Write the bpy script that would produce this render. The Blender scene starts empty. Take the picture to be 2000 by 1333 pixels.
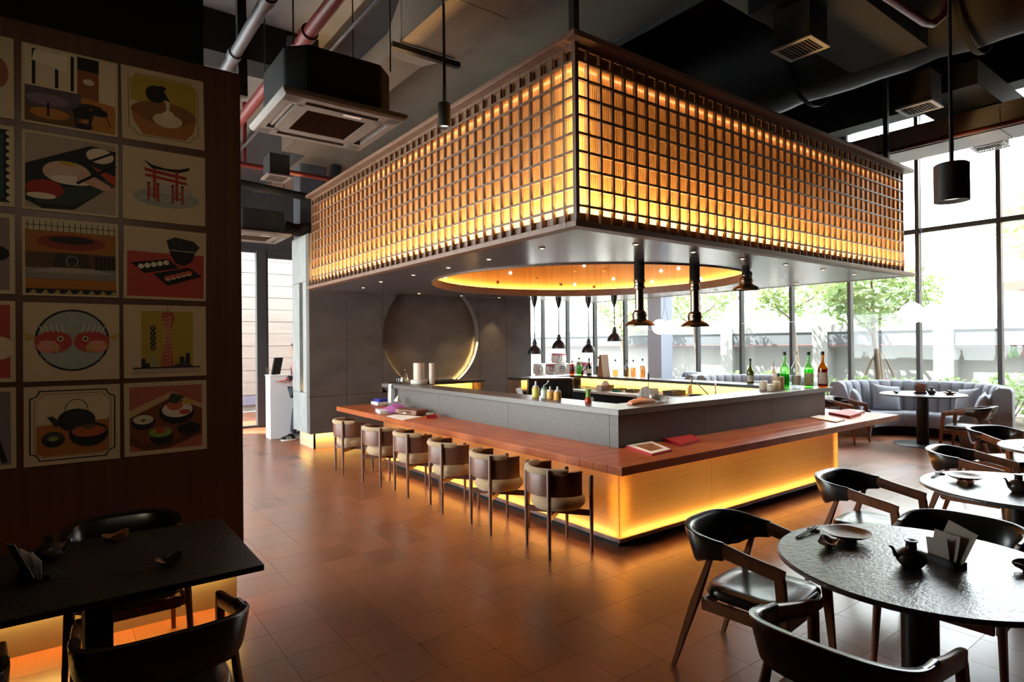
import bpy, bmesh, math, random
from math import sin, cos, pi, radians, atan2, sqrt, hypot
from mathutils import Vector, Matrix
random.seed(7)
scene = bpy.context.scene
C = scene.collection

# ---------------------------------------------------------------- camera, sky, sun, exposure
CAM_H = 1.78
YAW, PITCH, ROLL, FPX = 0.64295, 0.003466, -0.009494, 1172.88
fwd = Vector((sin(YAW)*cos(PITCH), cos(YAW)*cos(PITCH), sin(PITCH)))
rgt = Vector((cos(YAW), -sin(YAW), 0)); upv = rgt.cross(fwd)
cr = cos(ROLL)*rgt + sin(ROLL)*upv
cu = -sin(ROLL)*rgt + cos(ROLL)*upv
cam = bpy.data.cameras.new('camera'); cam_o = bpy.data.objects.new('camera', cam); C.objects.link(cam_o)
mw = Matrix((cr, cu, -fwd)).transposed().to_4x4(); mw.translation = (0, 0, CAM_H)
cam_o.matrix_world = mw
cam.sensor_width = 36.0; cam.lens = FPX/2000*36.0; cam.clip_start = 0.05; cam.clip_end = 300
scene.camera = cam_o

world = bpy.data.worlds.new('sky'); scene.world = world; world.use_nodes = True
bg = world.node_tree.nodes['Background']
bg.inputs[0].default_value = (0.90, 0.96, 1.0, 1); bg.inputs[1].default_value = 14.0

def light(name, kind, loc, power, color=(1, 1, 1), aim=None, **kw):
    l = bpy.data.lights.new(name, kind); l.energy = power; l.color = color
    for k, v in kw.items(): setattr(l, k, v)
    o = bpy.data.objects.new(name, l); C.objects.link(o); o.location = loc
    if aim is not None:
        o.rotation_euler = Vector(aim).to_track_quat('-Z', 'Y').to_euler()
    return o
light('sun', 'SUN', (5, 20, 30), 40.0, (1, .96, .88), aim=(.46, -.34, -.82), angle=0.009)

vs = scene.view_settings
vs.view_transform = 'Standard'; vs.look = 'None'; vs.gamma = 1; vs.use_curve_mapping = False
vs.exposure = 0.0
try:
    scene.cycles.max_bounces = 8; scene.cycles.diffuse_bounces = 4; scene.cycles.glossy_bounces = 4
    scene.cycles.transmission_bounces = 6; scene.cycles.transparent_max_bounces = 24
    scene.cycles.sample_clamp_indirect = 4.0
    scene.cycles.caustics_reflective = False; scene.cycles.caustics_refractive = False
except Exception: pass

LED_CAN, LED_DOME, LED_BAR = 44.0, 12.0, 38.0
WARM = (1.0, .60, .21)
def strip(name, p0, p1, power_per_m, face, color=WARM, width=.02, seg=1.2):
    """a run of LED tape from p0 to p1 giving off light towards face, cut into short lengths"""
    p0, p1 = Vector(p0), Vector(p1); L = (p1-p0).length; n = max(1, round(L/seg)); d = (p1-p0)/n
    z = -Vector(face).normalized(); x = d.normalized(); y = z.cross(x).normalized(); x = y.cross(z)
    for i in range(n):
        l = bpy.data.lights.new(name, 'AREA'); l.shape = 'RECTANGLE'; l.size = d.length; l.size_y = width
        l.energy = power_per_m*d.length; l.color = color
        o = bpy.data.objects.new(name, l); C.objects.link(o)
        m = Matrix((x, y, z)).transposed().to_4x4(); m.translation = p0+d*(i+.5); o.matrix_world = m

# ---------------------------------------------------------------- mesh helper
def rotz(a): return Matrix.Rotation(a, 3, 'Z')
class MB:
    def __init__(s): s.v = []; s.f = []; s.mi = []; s.m = 0
    def add(s, vs_, fs):
        b = len(s.v); s.v += [tuple(v) for v in vs_]
        for f in fs: s.f.append(tuple(b+i for i in f)); s.mi.append(s.m)
        return s
    def box(s, a, b):
        x0, y0, z0 = a; x1, y1, z1 = b
        return s.add([(x0,y0,z0),(x1,y0,z0),(x1,y1,z0),(x0,y1,z0),(x0,y0,z1),(x1,y0,z1),(x1,y1,z1),(x0,y1,z1)],
                     [(0,3,2,1),(4,5,6,7),(0,1,5,4),(1,2,6,5),(2,3,7,6),(3,0,4,7)])
    def obox(s, c, size, R=None):
        c = Vector(c); hx, hy, hz = [q/2 for q in size]
        vs_ = [Vector((x,y,z)) for z in (-hz,hz) for x,y in ((-hx,-hy),(hx,-hy),(hx,hy),(-hx,hy))]
        if R is not None: vs_ = [R @ v for v in vs_]
        return s.add([c+v for v in vs_], [(0,3,2,1),(4,5,6,7),(0,1,5,4),(1,2,6,5),(2,3,7,6),(3,0,4,7)])
    def beam(s, p0, p1, w0, h0, w1=None, h1=None, up=(0,0,1)):
        """tapered bar between two points: w across, h along up"""
        p0, p1 = Vector(p0), Vector(p1); d = (p1-p0).normalized(); u = Vector(up)
        x = d.cross(u)
        if x.length < 1e-4: x = d.cross(Vector((0,1,0)))
        x.normalize(); y = x.cross(d); w1 = w0 if w1 is None else w1; h1 = h0 if h1 is None else h1
        vs_ = []
        for p, w, h in ((p0,w0,h0),(p1,w1,h1)):
            for a, b in ((-1,-1),(1,-1),(1,1),(-1,1)): vs_.append(p+x*a*w/2+y*b*h/2)
        return s.add(vs_, [(0,1,2,3),(7,6,5,4),(0,4,5,1),(1,5,6,2),(2,6,7,3),(3,7,4,0)])
    def rings(s, rs, closed=True, cap=True, loop=False):
        n = len(rs[0]); b = len(s.v); k = len(rs)
        vs_ = [v for r in rs for v in r]; fs = []
        for i in range(k if loop else k-1):
            j = (i+1) % k
            for q in range(n if closed else n-1):
                w = (q+1) % n
                fs.append((i*n+q, i*n+w, j*n+w, j*n+q))
        if cap and not loop and closed:
            fs.append(tuple(range(n))[::-1]); fs.append(tuple((k-1)*n+q for q in range(n)))
        return s.add(vs_, fs)
    def tube(s, pts, r, n=8, cap=True):
        pts = [Vector(p) for p in pts]; rs = []; x = None
        for i, p in enumerate(pts):
            d = (pts[min(i+1,len(pts)-1)]-pts[max(i-1,0)]).normalized()
            if x is None: x = d.orthogonal().normalized()
            else: x = (x-d*x.dot(d)).normalized()
            y = d.cross(x); rr = r[i] if isinstance(r, (list,tuple)) else r
            rs.append([p+(x*cos(2*pi*q/n)+y*sin(2*pi*q/n))*rr for q in range(n)])
        return s.rings(rs, cap=cap)
    def cyl(s, p0, p1, r0, r1=None, n=16): return s.tube([p0, p1], [r0, r0 if r1 is None else r1], n)
    def lathe(s, prof, c=(0,0,0), n=24, cap=True):
        c = Vector(c); rs = [[c+Vector((max(r,1e-4)*cos(2*pi*q/n), max(r,1e-4)*sin(2*pi*q/n), z)) for q in range(n)] for r, z in prof]
        return s.rings(rs, cap=cap)
    def sphere(s, c, r, n=14, sz=1):
        k = n//2; return s.lathe([(r*sin(pi*i/k), -r*cos(pi*i/k)*sz) for i in range(k+1)], c, n)
    def sweep(s, st, loop=False):
        """st: (centre, half-height vector, half-thickness vector); rounded rectangle section"""
        rs = []
        for c, h, t in st:
            c, h, t = Vector(c), Vector(h), Vector(t)
            rs.append([c+h*a+t*b for a, b in ((-1,-.55),(-1,.55),(-.8,1),(.8,1),(1,.55),(1,-.55),(.8,-1),(-.8,-1))])
        return s.rings(rs, loop=loop)
    def prism(s, pts, z0, z1):
        n = len(pts); vs_ = [(x,y,z0) for x,y in pts]+[(x,y,z1) for x,y in pts]
        return s.add(vs_, [tuple(range(n))[::-1], tuple(range(n,2*n))]+[(i,(i+1)%n,n+(i+1)%n,n+i) for i in range(n)])
    def poly(s, pts): return s.add(pts, [tuple(range(len(pts)))])
    def xf(s, M):
        s.v = [tuple(M @ Vector(v)) for v in s.v]; return s
    def mesh(s, name, mats, smooth=False):
        me = bpy.data.meshes.new(name); me.from_pydata(s.v, [], s.f); me.update()
        for m in (mats if isinstance(mats, (list,tuple)) else [mats]): me.materials.append(m)
        if any(s.mi): me.polygons.foreach_set('material_index', s.mi)
        bm = bmesh.new(); bm.from_mesh(me); bmesh.ops.recalc_face_normals(bm, faces=bm.faces); bm.to_mesh(me); bm.free()
        if smooth:
            me.shade_smooth(); me.set_sharp_from_angle(angle=radians(40 if smooth is True else smooth))
        return me
    def build(s, name, mats, parent=None, smooth=False, bevel=0, world=True, sub=0):
        if parent is not None and world:
            o_ = parent.get('_o'); 
            if o_: s.v = [(x-o_[0], y-o_[1], z-o_[2]) for x,y,z in s.v]
        return link(name, s.mesh(name, mats, smooth), parent, bevel, sub)
def link(name, me, parent=None, bevel=0, sub=0):
    o = bpy.data.objects.new(name, me); C.objects.link(o)
    if parent is not None:
        o.parent = parent
        if parent.get('_o'): o['_o'] = parent['_o']
    if bevel:
        b = o.modifiers.new('edge', 'BEVEL'); b.width = bevel; b.segments = 2; b.limit_method = 'ANGLE'; b.angle_limit = radians(40)
    if sub:
        b = o.modifiers.new('sub', 'SUBSURF'); b.levels = sub; b.render_levels = sub
    return o
def tag(o, label=None, cat=None, group=None, kind=None):
    for k, v in (('label',label),('category',cat),('group',group),('kind',kind)):
        if v: o[k] = v
    return o
def thing(name, label, cat, loc=(0,0,0), rz=0, group=None, origin=None):
    """an Empty at the base of a thing; parts are written in its own coordinates, or in world ones when origin=True"""
    o = bpy.data.objects.new(name, None); C.objects.link(o); o.location = loc; o.rotation_euler = (0,0,rz); o.empty_display_size = .1
    if origin: o['_o'] = list(loc)
    return tag(o, label, cat, group)
def dup(root, loc, rz=None, label=None, parent=None):
    c = root.copy(); C.objects.link(c)
    if parent is not None: c.parent = parent
    else:
        c.location = loc
        if rz is not None: c.rotation_euler = (0,0,rz)
        if label: c['label'] = label
    for ch in list(root.children): dup(ch, None, parent=c)
    return c

# ---------------------------------------------------------------- materials
def srgb(h):
    h = h.lstrip('#'); r = []
    for i in (0,2,4):
        c = int(h[i:i+2],16)/255; r.append(c/12.92 if c <= .04045 else ((c+.055)/1.055)**2.4)
    return tuple(r)
def mat(name, base, rough=.5, metal=0, spec=.5, var=None, bump=None, coat=0, emis=None, alpha=None, trans=0, sheen=0, ior=None):
    """var=(scale xyz, second colour, detail); bump=(scale xyz, strength)"""
    m = bpy.data.materials.new(name); m.use_nodes = True; nt = m.node_tree; p = nt.nodes['Principled BSDF']
    p.inputs['Base Color'].default_value = (*base, 1); p.inputs['Roughness'].default_value = rough
    p.inputs['Metallic'].default_value = metal; p.inputs['Specular IOR Level'].default_value = spec
    p.inputs['Coat Weight'].default_value = coat; p.inputs['Coat Roughness'].default_value = .12
    p.inputs['Transmission Weight'].default_value = trans
    if ior: p.inputs['IOR'].default_value = ior
    if sheen: p.inputs['Sheen Weight'].default_value = sheen
    if emis: p.inputs['Emission Color'].default_value = (*emis[0],1); p.inputs['Emission Strength'].default_value = emis[1]
    N, L = nt.nodes.new, nt.links.new
    def noise(sc, det=4):
        tc = N('ShaderNodeTexCoord'); mp = N('ShaderNodeMapping'); mp.inputs['Scale'].default_value = sc
        L(tc.outputs['Object'], mp.inputs[0]); t = N('ShaderNodeTexNoise'); t.inputs['Scale'].default_value = 1; t.inputs['Detail'].default_value = det
        L(mp.outputs[0], t.inputs['Vector']); return t
    if var:
        t = noise(var[0]); r = N('ShaderNodeValToRGB'); r.color_ramp.elements[0].position = .3; r.color_ramp.elements[1].position = .7
        r.color_ramp.elements[0].color = (*base,1); r.color_ramp.elements[1].color = (*var[1],1)
        L(t.outputs[0], r.inputs[0]); L(r.outputs[0], p.inputs['Base Color'])
    if bump:
        t = noise(bump[0]); b = N('ShaderNodeBump'); b.inputs['Strength'].default_value = bump[1]; b.inputs['Distance'].default_value = .01
        L(t.outputs[0], b.inputs['Height']); L(b.outputs[0], p.inputs['Normal'])
    return m
def glass_pane(name, tint=(1,1,1), gloss=1.0):
    m = bpy.data.materials.new(name); m.use_nodes = True; nt = m.node_tree; nt.nodes.clear()
    N, L = nt.nodes.new, nt.links.new; o = N('ShaderNodeOutputMaterial'); mx = N('ShaderNodeMixShader')
    t = N('ShaderNodeBsdfTransparent'); t.inputs[0].default_value = (*tint,1); g = N('ShaderNodeBsdfGlossy'); g.inputs['Roughness'].default_value = .02
    fr = N('ShaderNodeFresnel'); gn = N('ShaderNodeNewGeometry'); mr = N('ShaderNodeMapRange'); mr.inputs['To Min'].default_value = 1.45; mr.inputs['To Max'].default_value = 1/1.45; L(gn.outputs['Backfacing'], mr.inputs['Value']); L(mr.outputs[0], fr.inputs[0]); ml = N('ShaderNodeMath'); ml.operation = 'MULTIPLY'; ml.inputs[1].default_value = gloss
    L(fr.outputs[0], ml.inputs[0]); L(ml.outputs[0], mx.inputs[0]); L(t.outputs[0], mx.inputs[1]); L(g.outputs[0], mx.inputs[2]); L(mx.outputs[0], o.inputs[0])
    return m
def translucent(name, c, frac=.6, rough=.3, gloss=.06, var=None):
    m = bpy.data.materials.new(name); m.use_nodes = True; nt = m.node_tree; nt.nodes.clear()
    N, L = nt.nodes.new, nt.links.new; o = N('ShaderNodeOutputMaterial'); a = N('ShaderNodeMixShader'); b = N('ShaderNodeMixShader')
    t = N('ShaderNodeBsdfTranslucent'); d = N('ShaderNodeBsdfDiffuse'); g = N('ShaderNodeBsdfGlossy'); g.inputs['Roughness'].default_value = rough
    t.inputs[0].default_value = (*c,1); d.inputs[0].default_value = (*c,1); g.inputs[0].default_value = (1,1,1,1)
    if var:
        tc = N('ShaderNodeTexCoord'); mp = N('ShaderNodeMapping'); mp.inputs['Scale'].default_value = var[0]; L(tc.outputs['Object'], mp.inputs[0])
        tn = N('ShaderNodeTexNoise'); tn.inputs['Scale'].default_value = 1; tn.inputs['Detail'].default_value = 4; L(mp.outputs[0], tn.inputs['Vector'])
        r = N('ShaderNodeValToRGB'); r.color_ramp.elements[0].color = (*c,1); r.color_ramp.elements[1].color = (*var[1],1)
        r.color_ramp.elements[0].position = .35; r.color_ramp.elements[1].position = .65
        L(tn.outputs[0], r.inputs[0]); L(r.outputs[0], t.inputs[0]); L(r.outputs[0], d.inputs[0])
    a.inputs[0].default_value = frac; b.inputs[0].default_value = gloss
    L(d.outputs[0], a.inputs[1]); L(t.outputs[0], a.inputs[2]); L(a.outputs[0], b.inputs[1]); L(g.outputs[0], b.inputs[2]); L(b.outputs[0], o.inputs[0])
    return m
def floor_mat(name):
    m = bpy.data.materials.new(name); m.use_nodes = True; nt = m.node_tree; p = nt.nodes['Principled BSDF']; N, L = nt.nodes.new, nt.links.new
    uv = N('ShaderNodeUVMap'); mp = N('ShaderNodeMapping'); mp.inputs['Scale'].default_value = (4, 90, 1); L(uv.outputs[0], mp.inputs[0])
    oi = N('ShaderNodeObjectInfo'); ge = N('ShaderNodeNewGeometry'); ad = N('ShaderNodeMath'); ad.operation = 'ADD'; fr = N('ShaderNodeMath'); fr.operation = 'FRACT'
    L(oi.outputs['Random'], ad.inputs[0]); L(ge.outputs['Random Per Island'], ad.inputs[1]); L(ad.outputs[0], fr.inputs[0])
    tn = N('ShaderNodeTexNoise'); tn.noise_dimensions = '4D'; tn.inputs['Scale'].default_value = 1; tn.inputs['Detail'].default_value = 5
    m9 = N('ShaderNodeMath'); m9.operation = 'MULTIPLY'; m9.inputs[1].default_value = 37; L(fr.outputs[0], m9.inputs[0]); L(m9.outputs[0], tn.inputs['W']); L(mp.outputs[0], tn.inputs['Vector'])
    r = N('ShaderNodeValToRGB'); e = r.color_ramp.elements; e[0].position = .2; e[0].color = (*FLOOR_A,1); e[1].position = .8; e[1].color = (*FLOOR_B,1)
    L(tn.outputs[0], r.inputs[0])
    hsv = N('ShaderNodeHueSaturation'); mr = N('ShaderNodeMapRange'); mr.inputs['To Min'].default_value = .82; mr.inputs['To Max'].default_value = 1.18
    L(fr.outputs[0], mr.inputs['Value']); L(mr.outputs[0], hsv.inputs['Value']); L(r.outputs[0], hsv.inputs['Color']); L(hsv.outputs[0], p.inputs['Base Color'])
    mr2 = N('ShaderNodeMapRange'); mr2.inputs['To Min'].default_value = .27; mr2.inputs['To Max'].default_value = .33; L(fr.outputs[0], mr2.inputs['Value']); L(mr2.outputs[0], p.inputs['Roughness'])
    p.inputs['Specular IOR Level'].default_value = .9; p.inputs['Coat Weight'].default_value = .35; p.inputs['Coat Roughness'].default_value = .27
    return m
FLOOR_A, FLOOR_B = (.205,.060,.021), (.27,.086,.031)
M = {}
M['floor'] = floor_mat('floor_tile_wood')
M['joint'] = mat('floor_joint', (.11,.045,.022), .7)
M['veneer'] = mat('dark_walnut_veneer', (.075,.030,.015), .42, var=((28,28,.5),(.13,.055,.026)))
M['bar_wood'] = mat('red_brown_bar_wood', (.30,.065,.020), .32, var=((3,3,3),(.44,.13,.042)), spec=.35)
M['chair_wood'] = mat('brown_chair_wood', (.165,.057,.024), .35, var=((18,18,2),(.25,.095,.042)))
M['stool_wood'] = mat('dark_walnut_stool', (.085,.030,.015), .38, var=((14,14,1.5),(.15,.055,.026)))
M['slat'] = mat('lattice_oak', (.115,.064,.037), .5, var=((20,20,1.2),(.165,.095,.058)))
M['rim'] = mat('canopy_rim_oak', (.13,.07,.043), .45, var=((1.2,20,20),(.185,.104,.066)))
M['leather'] = mat('black_leather', (.012,.011,.010), .24, spec=.6, bump=((160,160,160),.012))
M['fabric_tan'] = mat('tan_boucle', (.37,.25,.13), .9, bump=((220,220,220),.35), sheen=.3)
M['sofa'] = mat('blue_grey_velvet', (.25,.275,.33), .75, bump=((150,150,150),.2), sheen=.4)
M['cushion'] = mat('grey_cushion', (.30,.32,.38), .85, bump=((190,190,190),.3), sheen=.3)
M['black'] = mat('black_metal', (.012,.012,.012), .4, spec=.4)
M['blackmatt'] = mat('matt_black_paint', (.010,.010,.011), .8, spec=.2)
M['frame'] = mat('window_frame_charcoal', (.035,.035,.036), .45)
M['stone'] = mat('grey_slate', (.075,.066,.058), .7, var=((2.2,7,3.5),(.115,.102,.092)), bump=((9,24,14),.25))
M['stone_daylit'] = mat('grey_slate_daylit', (.22,.24,.235), .65, var=((2.2,7,3.5),(.29,.31,.305)), bump=((9,24,14),.25))  # same slate, lightened: daylight on the left return put into its colour
M['counter'] = mat('grey_stone_counter', (.085,.073,.063), .5, var=((70,70,70),(.13,.113,.10)))
M['cap'] = mat('stone_cap', (.10,.09,.082), .32, var=((70,70,70),(.14,.13,.12)))
M['soffit'] = mat('canopy_underside', (.10,.10,.112), .22, var=((.8,14,1),(.13,.13,.14)), spec=.9)
M['ceiling'] = mat('ceiling_dark', (.022,.022,.024), .85, var=((1.5,1.5,1.5),(.034,.034,.037)))
M['ceil_grey'] = mat('ceiling_concrete', (.075,.078,.086), .75, var=((2,2,2),(.105,.108,.12)))
M['duct_tan'] = mat('duct_board_tan', (.11,.085,.062), .7, var=((3,3,3),(.14,.108,.08)))
M['duct_grey'] = mat('duct_board_grey', (.20,.20,.215), .6, var=((3,3,3),(.25,.25,.27)))
M['duct_black'] = mat('duct_foil_black', (.016,.015,.015), .75, spec=.25, bump=((5,5,5),.5))
M['red'] = mat('red_pipe', (.12,.008,.007), .5)
M['steel_pipe'] = mat('grey_conduit', (.07,.07,.077), .5, metal=.3)
M['steel'] = mat('brushed_steel', (.55,.53,.50), .3, metal=1)
M['bronze'] = mat('dark_bronze_metal', (.24,.19,.14), .26, metal=1)
M['paper'] = mat('poster_paper', (.60,.49,.29), .8, var=((9,9,9),(.63,.52,.32)))
M['white'] = mat('white_paper', (.8,.79,.76), .7)
M['whiteplastic'] = mat('white_plastic', (.75,.74,.70), .45)
M['ac'] = mat('grey_ac_panel', (.12,.108,.093), .5, var=((4,4,4),(.15,.135,.12)))
M['slate_table'] = mat('black_slate_top', (.045,.045,.044), .30, spec=.9, bump=((38,75,50),.32), var=((30,30,30),(.065,.065,.062)))
M['dark_table'] = mat('dark_table_top', (.022,.021,.020), .5, bump=((60,60,60),.4))
M['ceramic_brown'] = mat('brown_glaze', (.24,.095,.028), .38, var=((25,25,25),(.33,.145,.045)))
M['ceramic_dark'] = mat('dark_stoneware', (.030,.022,.018), .32, var=((20,20,20),(.06,.035,.022)))
M['glass'] = glass_pane('window_glass', (.97,.985,.98), .8)
M['alley'] = mat('pale_timber_boards', (.50,.46,.42), .7, var=((1.2,1,14),(.42,.385,.345)))
M['panel_glow'] = translucent('onyx_light_panel', (.92,.64,.31), .9, var=((.4,.4,30),(.98,.72,.38)), gloss=.04)
M['ribwood'] = mat('ribbed_oak_panel', (.55,.28,.11), .2, var=((40,40,1),(.66,.37,.16)), spec=.9)
M['dome'] = mat('dome_oak', (.58,.32,.12), .35, var=((25,25,1),(.70,.42,.17)))
M['liner'] = mat('cavity_liner', (.16,.12,.08), .7)
M['kick'] = mat('kick_board', (.45,.38,.26), .6)
M['gold'] = mat('backsplash_gold', (.75,.55,.25), .35)
def glassy(name, c, rough=.03): return mat(name, c, rough, trans=1, ior=1.3)
M['spot_can'] = mat('bronze_black_can', (.055,.05,.045), .5)
M['led'] = mat('lamp_glow', (1,.9,.7), .5, emis=((1,.72,.36), 14))
M['bulb'] = mat('globe_glow', (1,.95,.85), .4, emis=((1,.93,.82), 1.6))
# ---------------------------------------------------------------- floor of square wood-look tiles
fl = MB().box((-1.15,-4.6,-.12),(13.4,17.2,-.004)).box((-5.2,-4.6,-.12),(-1.15,5.0,-.004)).build('floor', M['joint']); tag(fl, 'orange-brown wood-look tile floor of the restaurant', kind='structure')
TS = .3335; TX, TY = 1.68, 6.87
def tile_mesh(turn):
    b = MB(); h = TS/2-.0005; c = .0008
    b.add([(-h,-h,-.004),(h,-h,-.004),(h,h,-.004),(-h,h,-.004),(-h+c,-h+c,0),(h-c,-h+c,0),(h-c,h-c,0),(-h+c,h-c,0)],
          [(4,5,6,7),(0,1,5,4),(1,2,6,5),(2,3,7,6),(3,0,4,7)])
    me = b.mesh('floor_tile', M['floor']); add_uv(me, lambda v, p: (v.y, v.x) if turn else (v.x, v.y)); return me
def add_uv(me, fn):
    uv = me.uv_layers.new(name='UVMap')
    for p in me.polygons:
        for li in p.loop_indices: uv.data[li].uv = fn(me.vertices[me.loops[li].vertex_index].co, p)
cells = []
for i in range(-20, 36):
    for j in range(-35, 32):
        x, y = TX+(i+.5)*TS, TY+(j+.5)*TS
        if not (-5 < x < 13.2 and -4.4 < y < 16.8) or (x < -1 and y > 4.8): continue
        dep = x*fwd.x+y*fwd.y; lat = x*rgt.x+y*rgt.y
        vis = dep > 2.9 and abs(lat) < .87*dep+.2 and not (3.9 < x < 8.4 and 3.7 < y < 9.4) and not (x < .95 and y > 4.5)
        cells.append((0 if vis else 1, dep, i, j, x, y))
cells.sort()
tm = [tile_mesh(0), tile_mesh(1)]
rest = MB(); turns = []
for k, (hid, dep, i, j, x, y) in enumerate(cells):
    t = random.random() < .45 if (i+j) % 2 else random.random() < .8
    if k < 300:
        o = link('floor_tile', tm[t], fl); o.location = (x, y, 0)
    else:
        h = TS/2-.0005
        rest.add([(x-h,y-h,0),(x+h,y-h,0),(x+h,y+h,0),(x-h,y+h,0),(x-h,y-h,-.004),(x+h,y-h,-.004),(x+h,y+h,-.004),(x-h,y+h,-.004)],
                 [(0,1,2,3),(4,5,1,0),(5,6,2,1),(6,7,3,2),(7,4,0,3)]); turns += [t]*5
me = rest.mesh('floor_tiles_far', M['floor'])
add_uv(me, lambda v, p: (v.y, v.x) if turns[p.index] else (v.x, v.y))
tag(link('floor_tiles_far', me, fl), kind='stuff')

# ---------------------------------------------------------------- shell
S = lambda name, b, m, lab=None, **k: tag(b.build(name, M[m] if isinstance(m, str) else m, **k), lab, kind='structure')
c = S('ceiling', MB().box((5.0,-4.6,6.5),(13.5,13.95,6.62)).box((8.1,13.95,6.5),(13.5,17.2,6.62)).box((-1.15,-4.6,5.2),(3.3,13.95,5.32)).box((-5.2,-4.6,5.2),(-1.15,5.0,5.32)).box((3.3,-4.6,5.1),(3.42,13.95,5.32)).box((4.9,-4.6,5.1),(5.02,13.95,6.6)), 'ceiling', 'high dark painted ceiling with steps between its slabs')
S('trim_1', MB().box((3.42,-4.6,5.12),(4.9,13.95,5.3)), 'duct_tan', 'broad tan ceiling board running above the wooden lattice')
S('trim_2', MB().box((-1.0,5.0,5.17),(2.4,13.75,5.2)), 'ceil_grey', 'grey concrete ceiling patch above the cassette air conditioners')
S('wall_front', MB().box((-5.2,-4.7,0),(13.4,-4.55,6.5)), 'blackmatt')
wl = S('wall_outer_left', MB().box((-5.2,-4.6,0),(-5.05,5,5.3)).box((-5.2,4.9,0),(-1.0,5.0,5.3)).box((-1.15,13,0),(-1.0,13.9,5.3)).box((-1.15,5,3.8),(-1.0,13,5.3)).box((-1.5,5,3.8),(-1.15,14,3.92)), 'blackmatt')  # last box is an unseen eave, added to block the sun
wo = tag(bpy.data.objects.new('window_20', None), kind='structure'); C.objects.link(wo)
for k in range(5):
    MB().box((-1.1,5+k*1.98,0),(-1.02,5.08+k*1.98,3.8)).build('mullion', M['frame'], wo)
MB().box((-1.07,5,0),(-1.06,13,3.8)).build('pane', M['glass'], wo)

# poster partition
wp = S('wall_left', MB().box((-3.2,4.39,.30),(.985,4.56,3.64)), 'veneer', 'dark walnut veneer wall carrying the poster grid', bevel=.003)
MB().box((-3.2,4.49,0),(.96,4.55,.30)).build('kick_board', M['kick'], wp)
strip('led', (-2.4,4.475,.292), (.95,4.475,.292), 7, (0,-.3,-1), (1,.62,.16), .015)
S('trim_3', MB().box((-3.2,4.42,3.64),(.765,4.9,5.2)), 'blackmatt', 'matt black bulkhead above the poster wall')

# back wall with glazed doors
S('wall_back', MB().box((-1.15,13.75,3.88),(8.2,13.95,6.6)).box((-1.15,13.75,0),(1.6,13.95,3.88)).box((5.2,13.75,0),(8.2,13.95,3.88)), 'ceiling')
d1 = tag(bpy.data.objects.new('door_1', None), 'tall fixed glass panel beside the glazed door at the back left', kind='structure'); C.objects.link(d1)
MB().box((1.6,13.76,0),(1.72,13.88,3.88)).box((3.385,13.74,0),(3.585,13.9,3.88)).box((1.72,13.76,3.80),(3.385,13.88,3.88)).box((1.72,13.76,0),(3.385,13.88,.05)).build('frame', M['frame'], d1, bevel=.006)
MB().box((1.72,13.81,.05),(3.385,13.82,3.80)).build('pane', M['glass'], d1)
d2 = tag(bpy.data.objects.new('door_2', None), 'tall glazed door with charcoal frame beside the slate wall', kind='structure'); C.objects.link(d2)
MB().box((3.585,13.76,0),(3.63,13.86,3.88)).box((5.0,13.76,0),(5.2,13.86,3.88)).box((3.63,13.76,3.70),(5.0,13.86,3.88)).box((3.63,13.76,0),(5.0,13.86,.10)).build('frame', M['frame'], d2, bevel=.006)
MB().box((3.63,13.81,.10),(5.0,13.82,3.70)).build('pane', M['glass'], d2)
MB().box((3.56,13.72,1.25),(3.60,13.75,1.3)).box((3.56,13.70,1.0),(3.60,13.72,1.3)).build('door_handle', M['steel'], d2)
al = S('wall_alley', MB().box((-2,17.2,0),(8.0,17.4,5.2)), 'alley', 'pale timber boarded wall seen through the back doors')
for k in range(14):
    MB().box((-2,17.175+.006*(k%2),.45+k*.33),(8.0,17.2,.45+k*.33+.318)).build('board', M['alley'], al, bevel=.004)
MB().box((-2,17.16,.18),(8.0,17.2,.42)).build('base_band', mat('lavender_band', (.30,.30,.42), .6), al)
S('ground_alley', MB().box((-9,4.6,-.1),(-1.05,13.9,-.02)).box((-9,13.95,-.1),(8.0,17.3,-.02)), mat('pale_paving', (.6,.58,.55), .8))

# slate wall with the round recess and lit kick
ws = tag(bpy.data.objects.new('wall_rear', None), 'grey slate clad block with a round lit recess behind the bar', kind='structure'); C.objects.link(ws)
MB().box((3.46,10.28,0),(8.1,11.04,3.66)).build('core', M['stone'], ws)
ZB, ZT = .27, 3.67
for x0, x1 in ((3.33,3.985),(3.991,4.655),(6.784,7.448),(7.454,8.11)):
    MB().box((x0,10.14,.905),(x1,10.28,ZT)).build('stone_panel', M['stone'], ws, bevel=.004)
    MB().box((x0,10.14,ZB),(x1,10.28,.90)).build('stone_panel', M['stone'], ws, bevel=.004)
CX, CZ, CR = 5.71, 1.95, 1.045
for sgn, xe in ((-1,4.661),(1,6.778)):
    # half a panel with half a round hole cut out of it
    b = MB(); n = 28; arc = [(CX+sgn*CR*sin(pi*k/n), CZ-CR*cos(pi*k/n)) for k in range(n+1)]; out = []
    for k in range(n+1):
        t = k/n
        z = ZB+.635+(ZT-ZB-.635)*min(1,max(0,(t-.12)/.76)); x = xe if .12 <= t <= .88 else CX+(xe-CX)*(t/.12 if t < .12 else (1-t)/.12)
        out.append((x, z))
    rs = [[(x,10.14,z),(xx,10.14,zz),(xx,10.28,zz),(x,10.28,z)] for (x,z),(xx,zz) in zip(arc,out)]
    for k in range(n): 
        b.add(rs[k]+rs[k+1], [(0,1,5,4),(1,2,6,5),(2,3,7,6),(3,0,4,7)])
    b.build('stone_panel', M['stone'], ws)
    MB().box((min(xe,CX+sgn*.003),10.14,ZB),(max(xe,CX+sgn*.003),10.28,.90)).build('stone_panel', M['stone'], ws, bevel=.004)
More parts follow.
